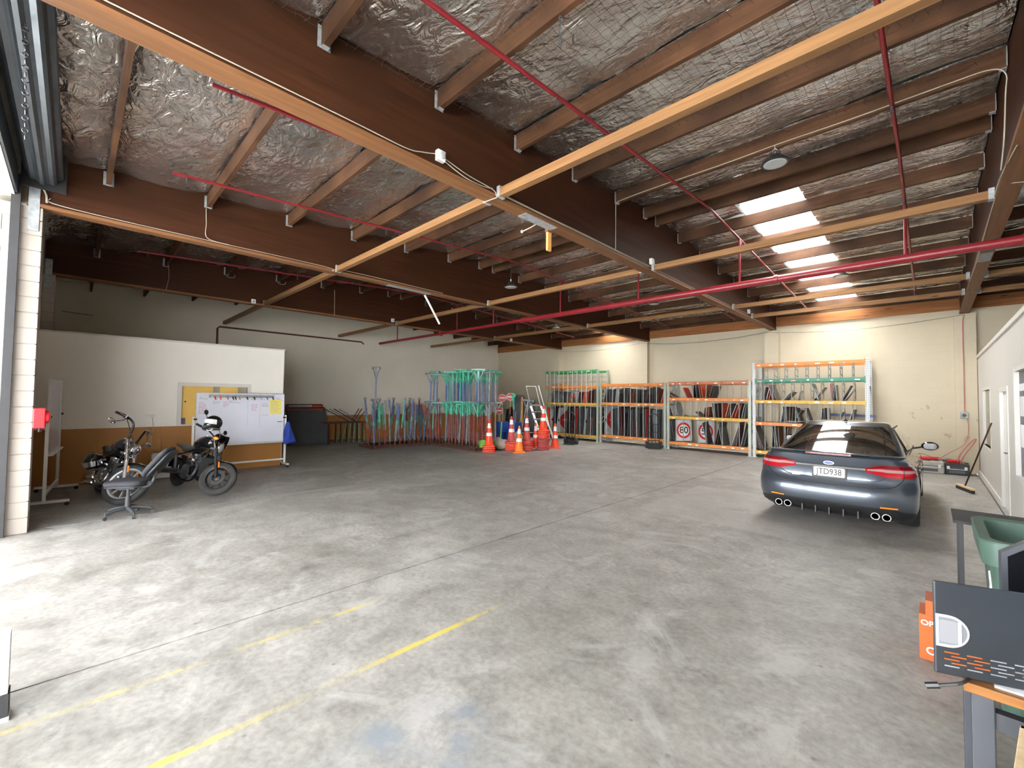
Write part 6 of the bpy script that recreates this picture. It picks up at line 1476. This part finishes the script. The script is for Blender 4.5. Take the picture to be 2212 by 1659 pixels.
wp = MB().path(curve([(.18,.06,.005),(.12,.03,.0),(.06,-.04,.0),(.0,-.03,-.03)], 5), .006, 6).build('power_lead', 'cable_dark', mt_); MB().tube((.0,-.03,-.03),(-.035,-.022,-.045),.012,8).build('lead_plug', 'black_plastic', wp)
t = thing('screen_panel', 'black screen with a chamfered corner behind the slotted monitor', 'monitor', (.205, 2.86, .757), radians(8))
MB().prism([(0,0),(.62,0),(.62,.46),(.10,.46),(0,.38)], -.02, .02, RX(pi/2)).build('bezel', 'steel_blue', t)
MB().prism([(.018,.02),(.60,.02),(.60,.44),(.108,.44),(.018,.368)], .02, .024, RX(pi/2)).build('screen', 'black_gloss', t)
MB().box(.2,.42,-.1,.1,-.0,.012).build('stand', 'black_plastic', t)
# orange carton on the floor
t = thing('orange_carton', 'bright orange carton standing on the floor by the bin', 'box', (0, 4.32, 0))
MB().box(-.085,.085,-.12,.12,.002,.30).build('carton_body', 'orange_box', t, bevel=.004)
MB().box(-.083,.083,-.118,.118,.30,.31).box(-.05,.083,-.118,.10,.31,.41).build('open_flap', 'orange_box', t)
xf(textmesh('OPE', .05), T(-.03,-.1215,.255) @ RX(pi/2)).build('lettering', 'paper_white', t); xf(textmesh('C2', .07), T(-.01,-.1215,.07) @ RX(pi/2)).build('lettering', 'paper_white', t)
# wooden planter with a leafy plant
t = thing('wooden_planter', 'pale wooden planter box holding a black pot', 'planter', (.34, 2.06, 0), radians(-8))
for x0, x1, y0, y1 in ((-.17,-.145,-.2,.2),(.145,.17,-.2,.2),(-.17,.17,-.2,-.178),(-.17,.17,.178,.2)):
    for k in range(5): MB().box(x0, x1, y0, y1, .14*k+.004, .14*k+.136).build('board', 'crate_wood', t, bevel=.003)
MB().lathe([(.11,.35),(.14,.66),(.145,.66),(.13,.62),(.10,.58),(.01,.57)], 20).build('pot', 'black_matte', t, smooth=40)
pl_ = thing('potted_plant', 'bright lime green leafy plant in the wooden planter', 'plant', (.36, 2.06, .575))
MB().lathe([(.11,-.02),(.10,.0),(.01,.005)], 14).build('soil', 'soil', pl_)
rl_ = random.Random(9)
for k in range(26):
    a = rl_.uniform(0, 2*pi); L_ = rl_.uniform(.10,.24); el = rl_.uniform(.5,1.3); w_ = rl_.uniform(.018,.03)
    def lf(u, v, a=a, L_=L_, el=el, w_=w_):
        d = L_*u; r = d*cos(el); z = d*sin(el)-.25*d*d/L_*.8; s_ = w_*sin(pi*min(1,u*.98+.02))*(2*v-1)
        return (r*cos(a)-s_*sin(a), r*sin(a)+s_*cos(a), z+.004*abs(2*v-1))
    MB().grid(lf, 6, 2).build('leaf', 'leaf', pl_, smooth=70, fixn=False)
tag(MB().path(curve([(.28,2.40,.74),(.22,2.33,.6),(.13,2.22,.42),(.10,2.15,.2),(.14,2.1,.012)], 6), .006, 6).build('power_cable','cable_dark'), 'black cable hanging from the bench down beside the planter', 'cable')
